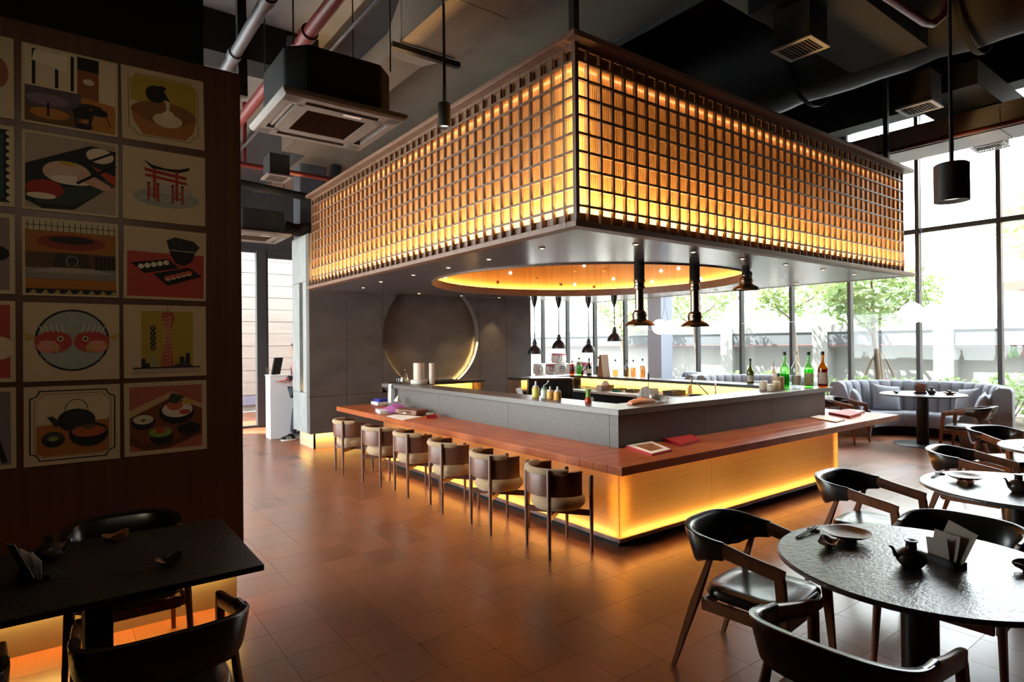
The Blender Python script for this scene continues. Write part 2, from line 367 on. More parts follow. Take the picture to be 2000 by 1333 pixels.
for a0, a1 in ((196,214),(214,232),(232,250),(250,268),(268,286),(286,304),(304,322),(322,340),(340,352)):
    p = [(CX+(CR-.004)*cos(radians(a)), 10.165, CZ+(CR-.004)*sin(radians(a))) for a in (a0,a1)]; mid = radians((a0+a1)/2)
    strip('led', p[0], p[1], 22 if a0 > 285 else 7, (.9*cos(mid), .6, .9*sin(mid)), (1,.66,.24), .02)
# left return with the lit slot
MB().box((3.33,10.29,2.87),(3.46,11.05,ZT)).build('stone_panel', M['stone_daylit'], ws, bevel=.004)
MB().box((3.33,10.29,.96),(3.46,10.47,2.865)).build('stone_panel', M['stone_daylit'], ws, bevel=.004)
MB().box((3.33,10.66,.96),(3.46,11.05,2.865)).build('stone_panel', M['stone_daylit'], ws, bevel=.004)
MB().box((3.33,10.29,ZB),(3.46,10.66,.955)).build('stone_panel', M['stone_daylit'], ws, bevel=.004)
MB().box((3.33,10.665,ZB),(3.46,11.05,.955)).build('stone_panel', M['stone_daylit'], ws, bevel=.004)
MB().box((3.452,10.47,.96),(3.458,10.66,2.865)).build('slot_back', M['stone'], ws)
strip('led', (3.44,10.49,.97), (3.44,10.64,.97), 6, (0,0,1), (1,.6,.15), .02)
MB().box((3.43,10.24,0),(8.1,10.27,.27)).box((3.43,10.24,0),(3.455,11.0,.27)).build('kick_board', M['kick'], ws)
strip('led', (3.4,10.19,.262), (8.05,10.19,.262), 9, (0,.3,-1), (1,.62,.14), .015)
strip('led', (3.38,10.25,.262), (3.38,10.8,.262), 4, (.3,0,-1), (1,.62,.14), .015)

# blue-grey square column by the windows and a slim one behind the canopy
S('column', MB().box((12.0,9.79,0),(12.44,10.22,6.5)), mat('blue_grey_paint', (.40,.45,.56), .6), 'square blue-grey column in front of the far windows', bevel=.004)
S('column', MB().box((3.5,11.1,3.0),(4.0,11.5,5.2)), 'ceil_grey', 'pale grey square column rising behind the lattice canopy', bevel=.004)
S('wall_divider', MB().box((12.15,2.35,0),(13.2,2.45,1.02)), 'chair_wood', 'low brown wooden screen at the right end of the booth', bevel=.004)

# window wall
WX, WY0, WS = 13.3, 3.32, 1.264
S('wall_right_front', MB().box((13.2,-4.6,0),(13.4,WY0-2*WS-.03,6.4)), 'blackmatt')
for k in range(-2, 11):
    y0 = WY0+k*WS; y1 = y0+WS
    w = tag(bpy.data.objects.new('window_%d' % (k+3), None), 'full-height window bay with charcoal frame', kind='structure'); C.objects.link(w); w.location = (WX, y0, 0); w['_o'] = [WX, y0, 0]
    f = MB().box((WX-.07,y0-.034,0),(WX+.07,y0+.034,6.4))
    f.build('mullion', M['frame'], w, bevel=.004)
    MB().box((WX-.05,y0+.034,3.83),(WX+.05,y1-.034,3.92)).build('transom', M['frame'], w, bevel=.004)
    MB().box((WX-.05,y0+.034,6.28),(WX+.05,y1-.034,6.4)).build('head', M['frame'], w)
    MB().box((WX-.05,y0+.034,0),(WX+.05,y1-.034,.12)).build('sill', M['frame'], w)
    MB().box((WX-.006,y0+.034,.12),(WX+.006,y1-.034,3.83)).build('pane', M['glass'], w)
    MB().box((WX-.006,y0+.034,3.92),(WX+.006,y1-.034,6.28)).build('pane', M['glass'], w)
S('wall_far', MB().box((8.1,17.1,0),(13.4,17.25,6.5)).box((8.0,11.0,3.6),(8.14,17.2,6.5)).box((8.0,13.7,0),(8.14,17.2,3.6)), mat('pale_grey_wall', (.45,.45,.46), .7))
S('wall_right', MB().box((13.2,-4.6,6.4),(13.4,17.2,6.6)), 'ceiling')
# ---------------------------------------------------------------- lattice canopy over the bar
cx0, cx1, cy0, cy1, cz = 3.24, 9.974, 3.47, 10.01, 2.70
ov = .095; lx0, lx1, ly0, ly1 = cx0+ov, cx1-ov-.065, cy0+ov, cy1-.02
can = thing('lattice_canopy', 'large square wooden lattice canopy glowing amber above the bar', 'canopy', (6.6,6.74,2.7), origin=True)
HX, HY, HR = 6.55, 6.80, 2.40
b = MB(); n = 96; ci = []; re = []
angs = sorted(set([2*pi*k/n for k in range(n)]+[atan2(y-HY,x-HX) % (2*pi) for x in (cx0+.02,cx1-.02) for y in (cy0+.02,cy1-.02)]))
for a in angs:
    dx, dy = cos(a), sin(a)
    t = min([q for q in ((cx1-.02-HX)/dx if dx > 1e-9 else 9e9, (cx0+.02-HX)/dx if dx < -1e-9 else 9e9, (cy1-.02-HY)/dy if dy > 1e-9 else 9e9, (cy0+.02-HY)/dy if dy < -1e-9 else 9e9)])
    ci.append((HX+HR*dx, HY+HR*dy)); re.append((HX+t*dx, HY+t*dy))
k = len(angs)
b.rings([[(x,y,cz+.004) for x,y in re],[(x,y,cz+.004) for x,y in ci],[(x,y,cz+.045) for x,y in ci],[(x,y,cz+.045) for x,y in re]], loop=True, cap=False)
b.build('soffit', M['soffit'], can)
def rimbars(z0, z1, w, d, name):
    MB().box((cx0,cy0,z0),(cx1,cy0+w,z1)).build(name, M['rim'], can, bevel=.004)
    MB().box((cx0,cy0+w,z0),(cx0+w,cy1,z1)).build(name, M['rim'], can, bevel=.004)
    MB().box((cx1-w,cy0+w,z0),(cx1,cy1,z1)).build(name, M['rim'], can, bevel=.004)
    MB().box((cx0+w,cy1-w*.3,z0),(cx1-w,cy1,z1)).build(name, M['rim'], can, bevel=.004)
rimbars(cz, cz+.048, .115, 0, 'rim'); rimbars(4.215, 4.262, .16, 0, 'crown')
MB().box((cx0+.15,cy0+.15,4.235),(cx1-.15,cy1-.1,4.25)).build('lid', M['rim'], can)
# slats: verticals and horizontals, each a piece
SP = .1478; z0, z1 = cz+.048, 4.215
vm = MB().box((-.0105,0,0),(.0105,.034,z1-z0)).mesh('vertical_slat', M['slat'])
def put(me, loc, rz, name):
    o = link(name, me, can); o.location = Vector(loc)-Vector((6.6,6.74,2.7)); o.rotation_euler = (0,0,rz); return o
nx = int(round((lx1-lx0)/SP)); ny = int(round((ly1-ly0)/SP)); sx = (lx1-lx0)/nx; sy = (ly1-ly0)/ny
for i in range(1, nx+1): put(vm, (lx0+i*sx, ly0, z0), 0, 'vertical_slat')
for i in range(1, ny+1): put(vm, (lx0, ly0+i*sy, z0), -pi/2, 'vertical_slat')
MB().box((lx0-.012,ly0-.012,z0),(lx0+.026,ly0+.026,z1)).build('corner_post', M['slat'], can)
for i in range(9):
    z = 2.897+i*.1481
    MB().box((lx0+.026,ly0-.002,z-.010),(lx1,ly0+.030,z+.010)).build('horizontal_slat', M['slat'], can)
    MB().box((lx0-.002,ly0+.026,z-.010),(lx0+.030,ly1,z+.010)).build('horizontal_slat', M['slat'], can)
MB().box((lx0+.014,ly0+.003,z1-.03),(lx1,ly0+.03,z1)).box((lx0+.003,ly0+.03,z1-.03),(lx0+.03,ly1,z1)).build('top_rail', M['slat'], can)
# glossy ribbed panels behind the slats, with the led troughs at foot and head
g = .145
rib = MB(); rw = .024
def ribs(p0, p1, nrm):
    p0, p1, nrm = Vector(p0), Vector(p1), Vector(nrm); L = (p1-p0).length; n = int(L/rw); d = (p1-p0)/n; pts = []
    for i in range(n):
        a = p0+d*i
        pts += [a, a+d*.25+nrm*.006, a+d*.75+nrm*.006]
    pts.append(p1)
    rib.rings([[p+Vector((0,0,z)) for p in pts] for z in (z0,z1)], closed=False, cap=False)
ribs((lx0+g,ly0+g,0),(lx1+.03,ly0+g,0),(0,-1,0)); ribs((lx0+g,ly1,0),(lx0+g,ly0+g,0),(-1,0,0))
rib.build('ribbed_panel', M['ribwood'], can, smooth=25)
MB().box((lx1+.0,ly0+.05,z0),(lx1+.035,ly1,z1)).build('end_board', M['ribwood'], can)
for za, zb, nm in ((z0,z0+.102,'trough_board'),(4.095,z1,'trough_board')):
    MB().box((lx0+.045,ly0+.040,za),(lx1,ly0+.050,zb)).build(nm, M['slat'], can)
    MB().box((lx0+.040,ly0+.05,za),(lx0+.050,ly1,zb)).build(nm, M['slat'], can)
q = g*.62
strip('led', (lx0+.06,ly0+q,z0+.065), (lx1-.02,ly0+q,z0+.065), LED_CAN, (0,.25,1), WARM, .02, .9)
strip('led', (lx0+q,ly0+.06,z0+.065), (lx0+q,ly1-.02,z0+.065), LED_CAN, (.25,0,1), WARM, .02, .9)
strip('led', (lx0+.06,ly0+q,4.13), (lx1-.02,ly0+q,4.13), LED_CAN*.022, (0,.25,-1), (1,.52,.2), .02, .9)
strip('led', (lx0+q,ly0+.06,4.13), (lx0+q,ly1-.02,4.13), LED_CAN*.022, (.25,0,-1), (1,.52,.2), .02, .9)
strip('led', (lx0+.06,ly0+.06,z0+.12), (lx0+.06,ly0+.06,4.07), LED_CAN*.16, (1,1,0), (1,.66,.27), .02)
# round dome let into the underside
b = MB(); b.lathe([(HR+.03,cz+.03),(HR+.03,3.7),(0,3.72)], (HX,HY,0), 96, cap=False); b.build('dome', M['dome'], can, smooth=True)
MB().rings([[(HX+r*cos(2*pi*k/96), HY+r*sin(2*pi*k/96), z) for k in range(96)] for r,z in ((HR-.025,cz-.012),(HR-.025,cz+.115),(HR-.005,cz+.115),(HR-.003,cz-.012))], loop=True, cap=False).build('dome_lip', M['rim'], can, smooth=True)
for k in range(32):
    a0, a1 = 2*pi*k/32, 2*pi*(k+1)/32; r = HR+.012; mid = (a0+a1)/2
    strip('led', (HX+r*cos(a0),HY+r*sin(a0),cz+.10), (HX+r*cos(a1),HY+r*sin(a1),cz+.10), LED_DOME, (.22*cos(mid),.22*sin(mid),1), (1,.52,.12), .02, 9)
knob = MB().sphere((0,0,0), .032, 14).mesh('wall_ball', M['dome'], True)
lit = MB().sphere((0,0,0), .032, 14).mesh('wall_ball', M['bulb'], True)
for a, z, e in ((132.2,2.87,1),(92.3,2.921,0),(85.2,3.11,1),(71.6,3.019,0),(59.8,2.914,0),(53.1,2.912,1),(53.0,3.186,0),(48.6,3.282,1),(39.4,3.187,0),(35.0,3.006,1),(44.1,2.86,0),(21.3,3.087,0),(16.8,2.91,1),(12.3,3.097,1),(3.5,3.108,1),(-8.3,2.87,1)):
    o = link('wall_ball', lit if e else knob, can); r = HR-.03
    o.location = (6.6+2.36*cos(radians(a))-6.6, 6.75+2.36*sin(radians(a))-6.74, z-2.7)
# small recessed downlights in the underside
dl = MB().lathe([(.0,-.002),(.022,-.002),(.03,-.006),(.034,0),(.03,.004),(0,.004)], n=14).mesh('downlight_ring', M['steel'], True)
dg = MB().lathe([(0,-.0055),(.016,-.0055),(.016,-.003),(0,-.003)], n=10).mesh('downlight_lens', M['led'])
DL = [(4.33,3.82),(5.2,3.82),(6.09,3.82),(7.01,3.82),(7.94,3.83),(8.88,3.85),(3.74,4.49),(3.74,5.40),(3.74,6.26),(3.75,7.18),(3.75,8.2),(3.9,9.2),(5.2,9.75),(6.14,9.8),(7.07,9.86),(9.5,5.0),(9.5,6.5)]
for i, (x, y) in enumerate(DL):
    o_ = ('first','second','third','fourth','fifth','sixth')
    lab = 'steel downlight in the front row of the canopy underside, %s from the near corner' % o_[i] if i < 6 else 'steel downlight along the left edge of the canopy underside, %s from the near corner' % o_[i-6] if i < 12 else 'steel downlight along the slate wall edge of the canopy, %s from the left' % o_[i-12] if i < 15 else 'steel downlight on the window side of the canopy underside, %s one' % ('nearer','farther')[i-15]
    t = thing('downlight', lab, 'light', (x,y,cz), group='downlights in the canopy underside')
    link('ring', dl, t); link('lens', dg, t)
    light('downlight_beam', 'SPOT', (x,y,cz-.01), 45, (1,.66,.36), aim=(0,0,-1), spot_size=radians(62), spot_blend=.35, shadow_soft_size=.02)
for x, y in ((6.6,3.72),(3.45,6.6)):
    pass
# black posts that carry the canopy
for x, y in ((3.36,3.6),(9.6,3.7)):
    o = MB().box((x-.03,y-.03,4.262),(x+.03,y+.03,6.5 if x > 5 else 5.1)).build('canopy_hanger', M['black'])
    tag(o, 'black square hanger post rising from the %s corner of the lattice canopy' % ('near' if x < 5 else 'window-side'), 'post')

# ---------------------------------------------------------------- bar counter
bar = thing('bar_counter', 'square bar with red-brown wooden ledge, grey stone upstand and glowing amber base', 'bar counter', (3.72,3.46,0), origin=True)
SZ0, SZ1 = .660, .735
bx0, bx1, by0, by1 = 3.719, 9.286, 3.458, 9.952
sx0, sx1, sy0, sy1 = 4.382, 8.56, 4.116, 9.36
pw = (sy0-by0+.02)/4
for i in range(4):   # planks of the ledge
    MB().box((bx0,by0+i*pw+.0012,SZ0),(bx1,by0+(i+1)*pw-.0012,SZ1)).build('plank', M['bar_wood'], bar, bevel=.003)
    MB().box((bx0+i*pw+.0012,by0+4*pw+.001,SZ0),(bx0+(i+1)*pw-.0012,by1,SZ1)).build('plank', M['bar_wood'], bar, bevel=.003)
    MB().box((bx1-(i+1)*pw+.0012,by0+4*pw+.001,SZ0),(bx1-i*pw-.0012,9.3,SZ1)).build('plank', M['bar_wood'], bar, bevel=.003)
# stone upstand in panels
def stone_run(p, q, nrm, n):
    p, q, nrm = Vector(p), Vector(q), Vector(nrm)
    for i in range(n):
        a = p+(q-p)*(i/n); c_ = p+(q-p)*((i+1)/n); e = (q-p).normalized()*.0015
        pts = [a+e, c_-e, c_-e-nrm*.12, a+e-nrm*.12]
        MB().prism([(v.x,v.y) for v in pts], SZ1-.005, 1.068).build('stone_panel', M['counter'], bar, bevel=.002)
stone_run((sx0,sy0,0),(sx1,sy0,0),(0,-1,0),3); stone_run((sx0,sy1,0),(sx0,sy0+.12,0),(-1,0,0),3); stone_run((sx1,sy0+.12,0),(sx1,sy1,0),(1,0,0),3)
cw = .42; kx0, kx1, ky0, ky1 = sx0-.08, sx1+.07, sy0-.08, 9.42
MB().prism([(kx0,ky0),(kx1,ky0),(kx1-cw,ky0+cw),(kx0+cw,ky0+cw)], 1.064, 1.124).build('cap', M['cap'], bar, bevel=.004)
MB().prism([(kx0,ky0),(kx0+cw,ky0+cw),(kx0+cw,ky1),(kx0,ky1)], 1.064, 1.124).build('cap', M['cap'], bar, bevel=.004)
MB().prism([(kx1-cw,ky0+cw),(kx1,ky0),(kx1,9.3),(kx1-cw,9.3)], 1.075, 1.12).build('back_shelf', M['black'], bar, bevel=.003)
MB().box((6.86,8.92,1.075),(kx1-cw,9.3,1.12)).build('back_shelf', M['black'], bar, bevel=.003)
MB().box((kx0+cw,8.85,1.09),(6.02,9.3,1.135)).build('back_shelf', M['black'], bar, bevel=.003)
# the inner side: worktops, backsplash, lit shelves
MB().box((kx0+cw+.02,sy0+.14,.86),(7.6,4.9,.90)).box((sx0+.13,4.9,.86),(5.0,8.6,.90)).box((7.6,sy0+.5,.86),(8.42,8.6,.90)).box((6.9,8.55,.86),(8.42,9.25,.90)).build('worktop', M['steel'], bar, bevel=.004)
MB().box((4.6,4.3,.05),(7.6,4.85,.86)).box((4.55,4.9,.05),(4.95,8.5,.86)).box((7.75,4.7,.05),(8.4,8.6,.86)).box((6.95,8.6,.05),(8.4,9.2,.86)).build('under_cabinet', M['blackmatt'], bar)
MB().box((8.40,4.6,.90),(8.43,9.2,1.075)).build('backsplash', M['gold'], bar)
MB().box((6.95,9.22,.90),(8.4,9.25,1.075)).build('backsplash', M['gold'], bar)
MB().box((4.8,9.2,.86),(5.98,9.23,1.09)).build('backsplash', M['gold'], bar)
strip('led', (8.30,4.7,1.07), (8.30,9.1,1.07), 7, (.5,0,-1), (1,.68,.25), .015)
strip('led', (7.0,9.12,1.07), (8.2,9.12,1.07), 7, (0,.5,-1), (1,.62,.2), .015)
strip('led', (4.85,9.12,1.08), (5.95,9.12,1.08), 7, (0,.5,-1), (1,.55,.15), .015)
MB().box((6.0,8.95,0),(6.05,9.3,1.09)).box((6.86,8.95,0),(6.91,9.3,1.075)).build('end_panel', M['slat'], bar)
# glowing base: translucent panels on a dark ledge with a recessed plinth
gx0, gx1, gy0, gy1 = 3.748, 7.63, 3.518, 8.15
LZ = .12
MB().box((gx0-.012,gy0-.012,LZ-.035),(gx1+.012,gy1+.012,LZ)).build('base_ledge', M['stool_wood'], bar, bevel=.003)
MB().box((gx0+.11,gy0+.11,0),(gx1-.1,gy1-.1,LZ-.035)).build('plinth', M['blackmatt'], bar)
t = .006
for i in range(3):
    a, c_ = gx0+(gx1-gx0)*i/3, gx0+(gx1-gx0)*(i+1)/3
    MB().box((a+.001,gy0,LZ),(c_-.001,gy0+t,SZ0)).build('light_panel', M['panel_glow'], bar)
    a, c_ = gy0+t+(gy1-gy0-t)*i/3, gy0+t+(gy1-gy0-t)*(i+1)/3
    MB().box((gx0,a+.001,LZ),(gx0+t,c_-.001,SZ0)).build('light_panel', M['panel_glow'], bar)
MB().box((gx1-t,gy0+t,LZ),(gx1,gy1,SZ0)).box((gx0+t,gy1-t,LZ),(gx1-t,gy1,SZ0)).build('side_panel', M['panel_glow'], bar)
MB().box((gx0+.16,gy0+.16,LZ),(gx1-.12,gy1-.1,SZ0)).build('core', M['liner'], bar)
e = .05
strip('led', (gx0+e,gy0+e,LZ+.004), (gx1-e,gy0+e,LZ+.004), LED_BAR*.09, (0,-1,.36), (1,.62,.16), .03, 1.3)
strip('led', (gx0+e,gy0+e,LZ+.004), (gx0+e,gy1-e,LZ+.004), LED_BAR*.09, (-1,0,.36), (1,.62,.16), .03, 1.3)
e2 = .055
strip('led', (gx0+e2,gy0+e2,LZ+.02), (gx1-e2,gy0+e2,LZ+.02), LED_BAR*1.5, (0,-1,.06), (1,.90,.58), .03, 1.3)
strip('led', (gx0+e2,gy0+e2,LZ+.02), (gx0+e2,gy1-e2,LZ+.02), LED_BAR*1.5, (-1,0,.06), (1,.90,.58), .03, 1.3)
strip('led', (gx1-e,gy0+e,LZ+.004), (gx1-e,gy1-e,LZ+.004), LED_BAR*.2, (1,0,.36), (1,.56,.10), .03, 1.3)
strip('led', (gx0+.08,gy0+.08,LZ+.03), (gx0+.08,gy0+.08,SZ0-.08), LED_BAR*.07, (-1,-1,0), (1,.56,.10), .02)
strip('led', (gx1-.07,gy0+.07,LZ+.03), (gx1-.07,gy0+.07,SZ0-.02), LED_BAR*.16, (1,-1,0), (1,.8,.4), .02)
# ---------------------------------------------------------------- armchairs with curved leather backs
def make_chair(name, label, group=None, wood='chair_wood'):
    t = thing(name, label, 'chair', group=group); W_ = M[wood]
    # seat: a rounded leather pad, front towards +y
    b = MB(); pts = []
    for k in range(28):
        a = 2*pi*k/28; c_, s_ = cos(a), sin(a); p = 4.2
        r = (abs(c_)**p+abs(s_)**p)**(-1/p); pts.append((r*c_*(.245+.025*(s_ > 0)*s_), r*s_*.245+.015))
    b.rings([[(x*q,y*q,z) for x,y in pts] for q, z in ((.90,.405),(.985,.418),(1,.44),(.985,.458),(.93,.468),(.6,.462),(.2,.455))])
    b.build('seat', M['leather'], t, smooth=60)
    for n_, p, q, w, h in (('seat_rail',(-.235,.225),(.235,.225),.028,.055),('seat_rail',(-.225,-.205),(.225,-.205),.028,.055),('seat_rail',(-.25,.215),(-.24,-.20),.028,.06),('seat_rail',(.25,.215),(.24,-.20),.028,.06)):
        MB().beam((*p,.375),(*q,.375),w,h).build(n_, W_, t, bevel=.004)
    for s in (-1, 1):
        # front leg runs up into the arm
        b = MB(); b.sweep([((s*.285,.275,0),(0,.014,0),(.012,0,0)),((s*.268,.245,.42),(0,.026,0),(.016,0,0)),((s*.262,.225,.615),(0,.027,0),(.016,0,0)),((s*.261,.215,.668),(0,.02,0),(.015,0,0))])
        b.build('leg', W_, t, smooth=50)
        b = MB(); b.sweep([((s*.275,-.36,0),(0,.013,0),(.012,0,0)),((s*.25,-.24,.38),(0,.025,0),(.016,0,0)),((s*.235,-.155,.63),(0,.015,0),(.012,0,0))])
        b.build('leg', W_, t, smooth=50)
        b = MB(); b.sweep([((s*.262,.245,.640),(0,.004,.030),(.014,0,0)),((s*.262,.20,.648),(0,.002,.034),(.015,0,0)),((s*.268,.06,.672),(0,0,.034),(.015,0,0)),((s*.270,-.075,.698),(0,0,.038),(.016,0,0))])
        b.build('arm', W_, t, smooth=50)
    st = []; n = 30
    for k in range(n+1):
        a = pi*k/n; cc, ss = cos(a), sin(a); x = .272*(1 if cc > 0 else -1)*abs(cc)**.62; y = -.065-.245*max(ss,0)**.62
        e = sin(a); zt = .738+.04*e; zb = .645-.06*min(1, e*1.6); lean = .035*e
        nx_, ny_ = cos(a), -sin(a)
        h = Vector((nx_*lean, ny_*lean, (zt-zb)/2)); st.append((Vector((x,y,(zt+zb)/2)), h, Vector((nx_,ny_,0))*(.017+.004*e)))
    b = MB(); b.sweep(st); bk = b.build('backrest', M['leather'], t, smooth=60)
    # raised seam along the top edge
    b = MB(); b.tube([c_+h*.97+tt*.75 for c_, h, tt in st[1:-1]], .0035, 6); b.build('piping', M['leather'], bk, smooth=True)
    return t
CH = [ # x, y, heading (0 = facing +y), label
 (3.00, 1.80, pi+.10, 'black leather armchair with brown arms on the bar side of the nearest round table'),
 (2.33, 1.02, -pi/2+.02, 'black leather armchair at the bottom edge, its back to us, at the nearest round table'),
 (3.80, 1.17, pi/2+.02, 'black leather armchair behind the menu cards of the nearest round table'),
 (4.70, 1.92, pi+.03, 'black leather armchair on the bar side of the middle round table'),
 (6.55, 1.82, pi+.05, 'black leather armchair beyond the middle round table, nearest the booth'),
 (10.97, 3.16, .0, 'brown framed armchair at the booth table with its back to the wooden screen'),
 (10.95, 4.92, pi, 'brown framed armchair half hidden behind the right end of the bar ledge'),
 (.30, 2.74, .0, 'black leather armchair at the near side of the dark rectangular table'),
 (-.44, 2.72, .04, 'black leather armchair at the bottom left corner of the picture, by the dark table'),
 (.28, 3.98, pi, 'black leather armchair between the dark rectangular table and the poster wall'),
 (8.35, 2.02, pi-.5, 'pale lit leather armchair at the far right edge near the wooden screen'),
]
chair = make_chair('armchair', CH[0][3]); chair.location = (CH[0][0], CH[0][1], 0); chair.rotation_euler = (0,0,CH[0][2])
for x, y, r, lab in CH[1:]: dup(chair, (x, y, 0), r, lab)

# ---------------------------------------------------------------- bar stools: barrel backs, round boucle seats
def make_stool():
    t = thing('bar_chair', 'x', 'chair', group='barrel chairs along the bar'); W_ = M['stool_wood']
    for sx_, sy_ in ((-1,-1),(1,-1),(1,1),(-1,1)):
        h = .735 if sy_ < 0 else .655
        MB().lathe([(.013,0),(.0185,.35),(.0185,h-.01),(.014,h)], (sx_*.205,sy_*.205,0), 12).build('leg', W_, t, smooth=True)
    for a in (pi/4, -pi/4):
        MB().beam((-.28*cos(a),-.28*sin(a),.335),(.28*cos(a),.28*sin(a),.335),.026,.05).build('cross_rail', W_, t, bevel=.004)
    MB().lathe([(0,.362),(.15,.362),(.205,.378),(.232,.41),(.235,.435),(.222,.468),(.185,.488),(.10,.494),(0,.495)], n=32).build('seat', M['fabric_tan'], t, smooth=70)
    st = []; n = 26
    for k in range(n+1):
        a = pi-.28+(pi+.56)*k/n; x, y = .268*cos(a), .268*sin(a)
        st.append(((x,y,.605-.012*(1-abs(2*k/n-1))*0),(0,0,.095),(cos(a)*.009,sin(a)*.009,0)))
    MB().sweep(st).build('backrest', W_, t, smooth=50)
    pts = []; rr = []
    for k in range(19):
        a = pi+.22+(pi-.44)*k/18; pts.append((.262*cos(a),.262*sin(a),.712)); rr.append(.029 if 0 < k < 18 else .022)
    MB().tube(pts, rr, 12).build('back_pad', M['fabric_tan'], t, smooth=True)
    st = [((.265*cos(a),.265*sin(a),.705),(0,0,.008),(cos(a)*.018,sin(a)*.018,0)) for a in [pi-.28+(pi+.56)*k/20 for k in range(21)]]
    MB().sweep(st).build('top_rail', W_, t, smooth=50)
    return t
st0 = make_stool(); names = ['nearest','second nearest','third nearest','fourth nearest','second farthest','farthest']
for i, (x, y, r) in enumerate(((3.42,3.92,-.20),(3.40,4.77,-.12),(3.41,5.63,-.20),(3.42,6.50,-.08),(3.33,7.20,.15),(3.28,8.12,-.12))):
    lab = 'walnut barrel chair with tan pads at the bar ledge, %s of the six' % names[i]
    if i == 0: st0.location = (x,y,0); st0.rotation_euler = (0,0,-pi/2+r); st0['label'] = lab
    else: dup(st0, (x,y,0), -pi/2+r, lab)

# ---------------------------------------------------------------- tables
def round_table(x, y, r, label, base_r=.36, col=.075, h=.75):
    t = thing('round_table', label, 'table', (x,y,0))
    MB().lathe([(r*.9,h-.028),(r-.012,h-.026),(r,h-.018),(r,h-.006),(r-.008,h),(0,h)], n=80).build('tabletop', M['slate_table'], t, smooth=30)
    MB().lathe([(col,.012),(col,h-.028)], n=32).build('pedestal', M['black'], t, smooth=True)
    MB().lathe([(base_r,0),(base_r,.008),(base_r-.01,.014),(col,.016)], n=48).build('base_plate', M['black'], t, smooth=True)
    return t
round_table(3.16, 1.10, .60, 'black slate round pedestal table nearest to us at the lower right', .33)
round_table(5.25, 1.22, .57, 'black slate round pedestal table, the middle one of the row at the right', .33)
round_table(7.52, 1.30, .60, 'round pedestal table cut by the right edge, farthest of the row', .33)
round_table(11.62, 3.97, .62, 'round pedestal table with broad base plate in front of the curved booth', .43, .09, .86)
t = thing('rectangular_table', 'dark rectangular dining table in front of the poster wall', 'table', (-.35,3.45,0), origin=True)
MB().box((-1.45,2.965,.722),(.755,3.935,.75)).build('tabletop', M['dark_table'], t, bevel=.003)
for x in (-1.0, .12):
    MB().box((x-.05,3.1,.05),(x+.05,3.8,.722)).build('pedestal', M['blackmatt'], t, bevel=.004)
    MB().box((x-.08,3.02,0),(x+.08,3.88,.05)).build('foot', M['black'], t, bevel=.004)

# ---------------------------------------------------------------- booth seating
def booth(cx, cy, r0, r1, r2, a0, a1, label, nch, cz_=.44, top=.99):
    t = thing('booth_sofa', label, 'sofa', (cx,cy,0)); n = 40
    A = [a0+(a1-a0)*k/n for k in range(n+1)]; P = lambda r, a: (r*cos(a), r*sin(a))
    MB().rings([[(*P(r,a),z) for r, z in ((r0+.10,0),(r0+.10,.17),(r2-.05,.17),(r2-.05,0))] for a in A]).build('plinth', M['blackmatt'], t)
    ns = 3
    for s in range(ns):
        B = [a0+(a1-a0)*(s+k/14)/ns+(.004 if k == 0 else -.004 if k == 14 else 0) for k in range(15)]
        MB().rings([[(*P(r,a),z) for r, z in ((r0,.175),(r0-.01,.20),(r0-.012,cz_-.06),(r0+.02,cz_-.012),(r0+.07,cz_),(r1+.02,cz_-.012),(r1+.02,.175))] for a in B]).build('seat_cushion', M['sofa'], t, smooth=50)
    for s in range(nch):
        b0, b1 = a0+(a1-a0)*s/nch, a0+(a1-a0)*(s+1)/nch; rs = []
        for k in range(9):
            u = k/8; bul = .035*(1-(2*u-1)**4); a = b0+(b1-b0)*u
            rs.append([(*P(r,a),z) for r, z in ((r1+.015-bul,cz_-.02),(r1+.03-bul,.62),(r1+.065-bul,top-.10),(r1+.09-bul*.6,top-.035+bul*.4),(r1+.14,top+bul*.35),(r2-.035,top-.01),(r2,top-.06),(r2,.2))])
        MB().rings(rs).build('back_channel', M['sofa'], t, smooth=50)
    for a, sg in ((a0,-1),(a1,1)):
        u, v = Vector((cos(a),sin(a),0)), Vector((-sin(a),cos(a),0))*sg
        pr = [(r0+.06,0),(r0+.02,.25),(r0+.05,.48),(r1-.10,.62),(r1+.02,top-.06),(r1+.10,top),(r2-.02,top-.02),(r2,top-.08),(r2,0)]
        MB().rings([[tuple(u*r+v*d+Vector((0,0,z))) for r, z in pr] for d in (0,.03)]).build('end_panel', M['sofa'], t, smooth=30)
    return t
booth(11.90, 4.20, .62, 1.10, 1.36, -pi/2+.03, pi/2+.10, 'blue-grey channel-tufted curved booth by the windows at the right', 19)
booth(11.90, 7.25, .62, 1.10, 1.36, -pi/2-.05, pi/2+.05, 'blue-grey channel-tufted curved booth behind the sake bottles, middle of three', 19)
booth(11.90, 10.05, .62, 1.10, 1.36, -pi/2-.05, -.12, 'blue-grey channel-tufted curved booth by the blue column, farthest of three', 13)
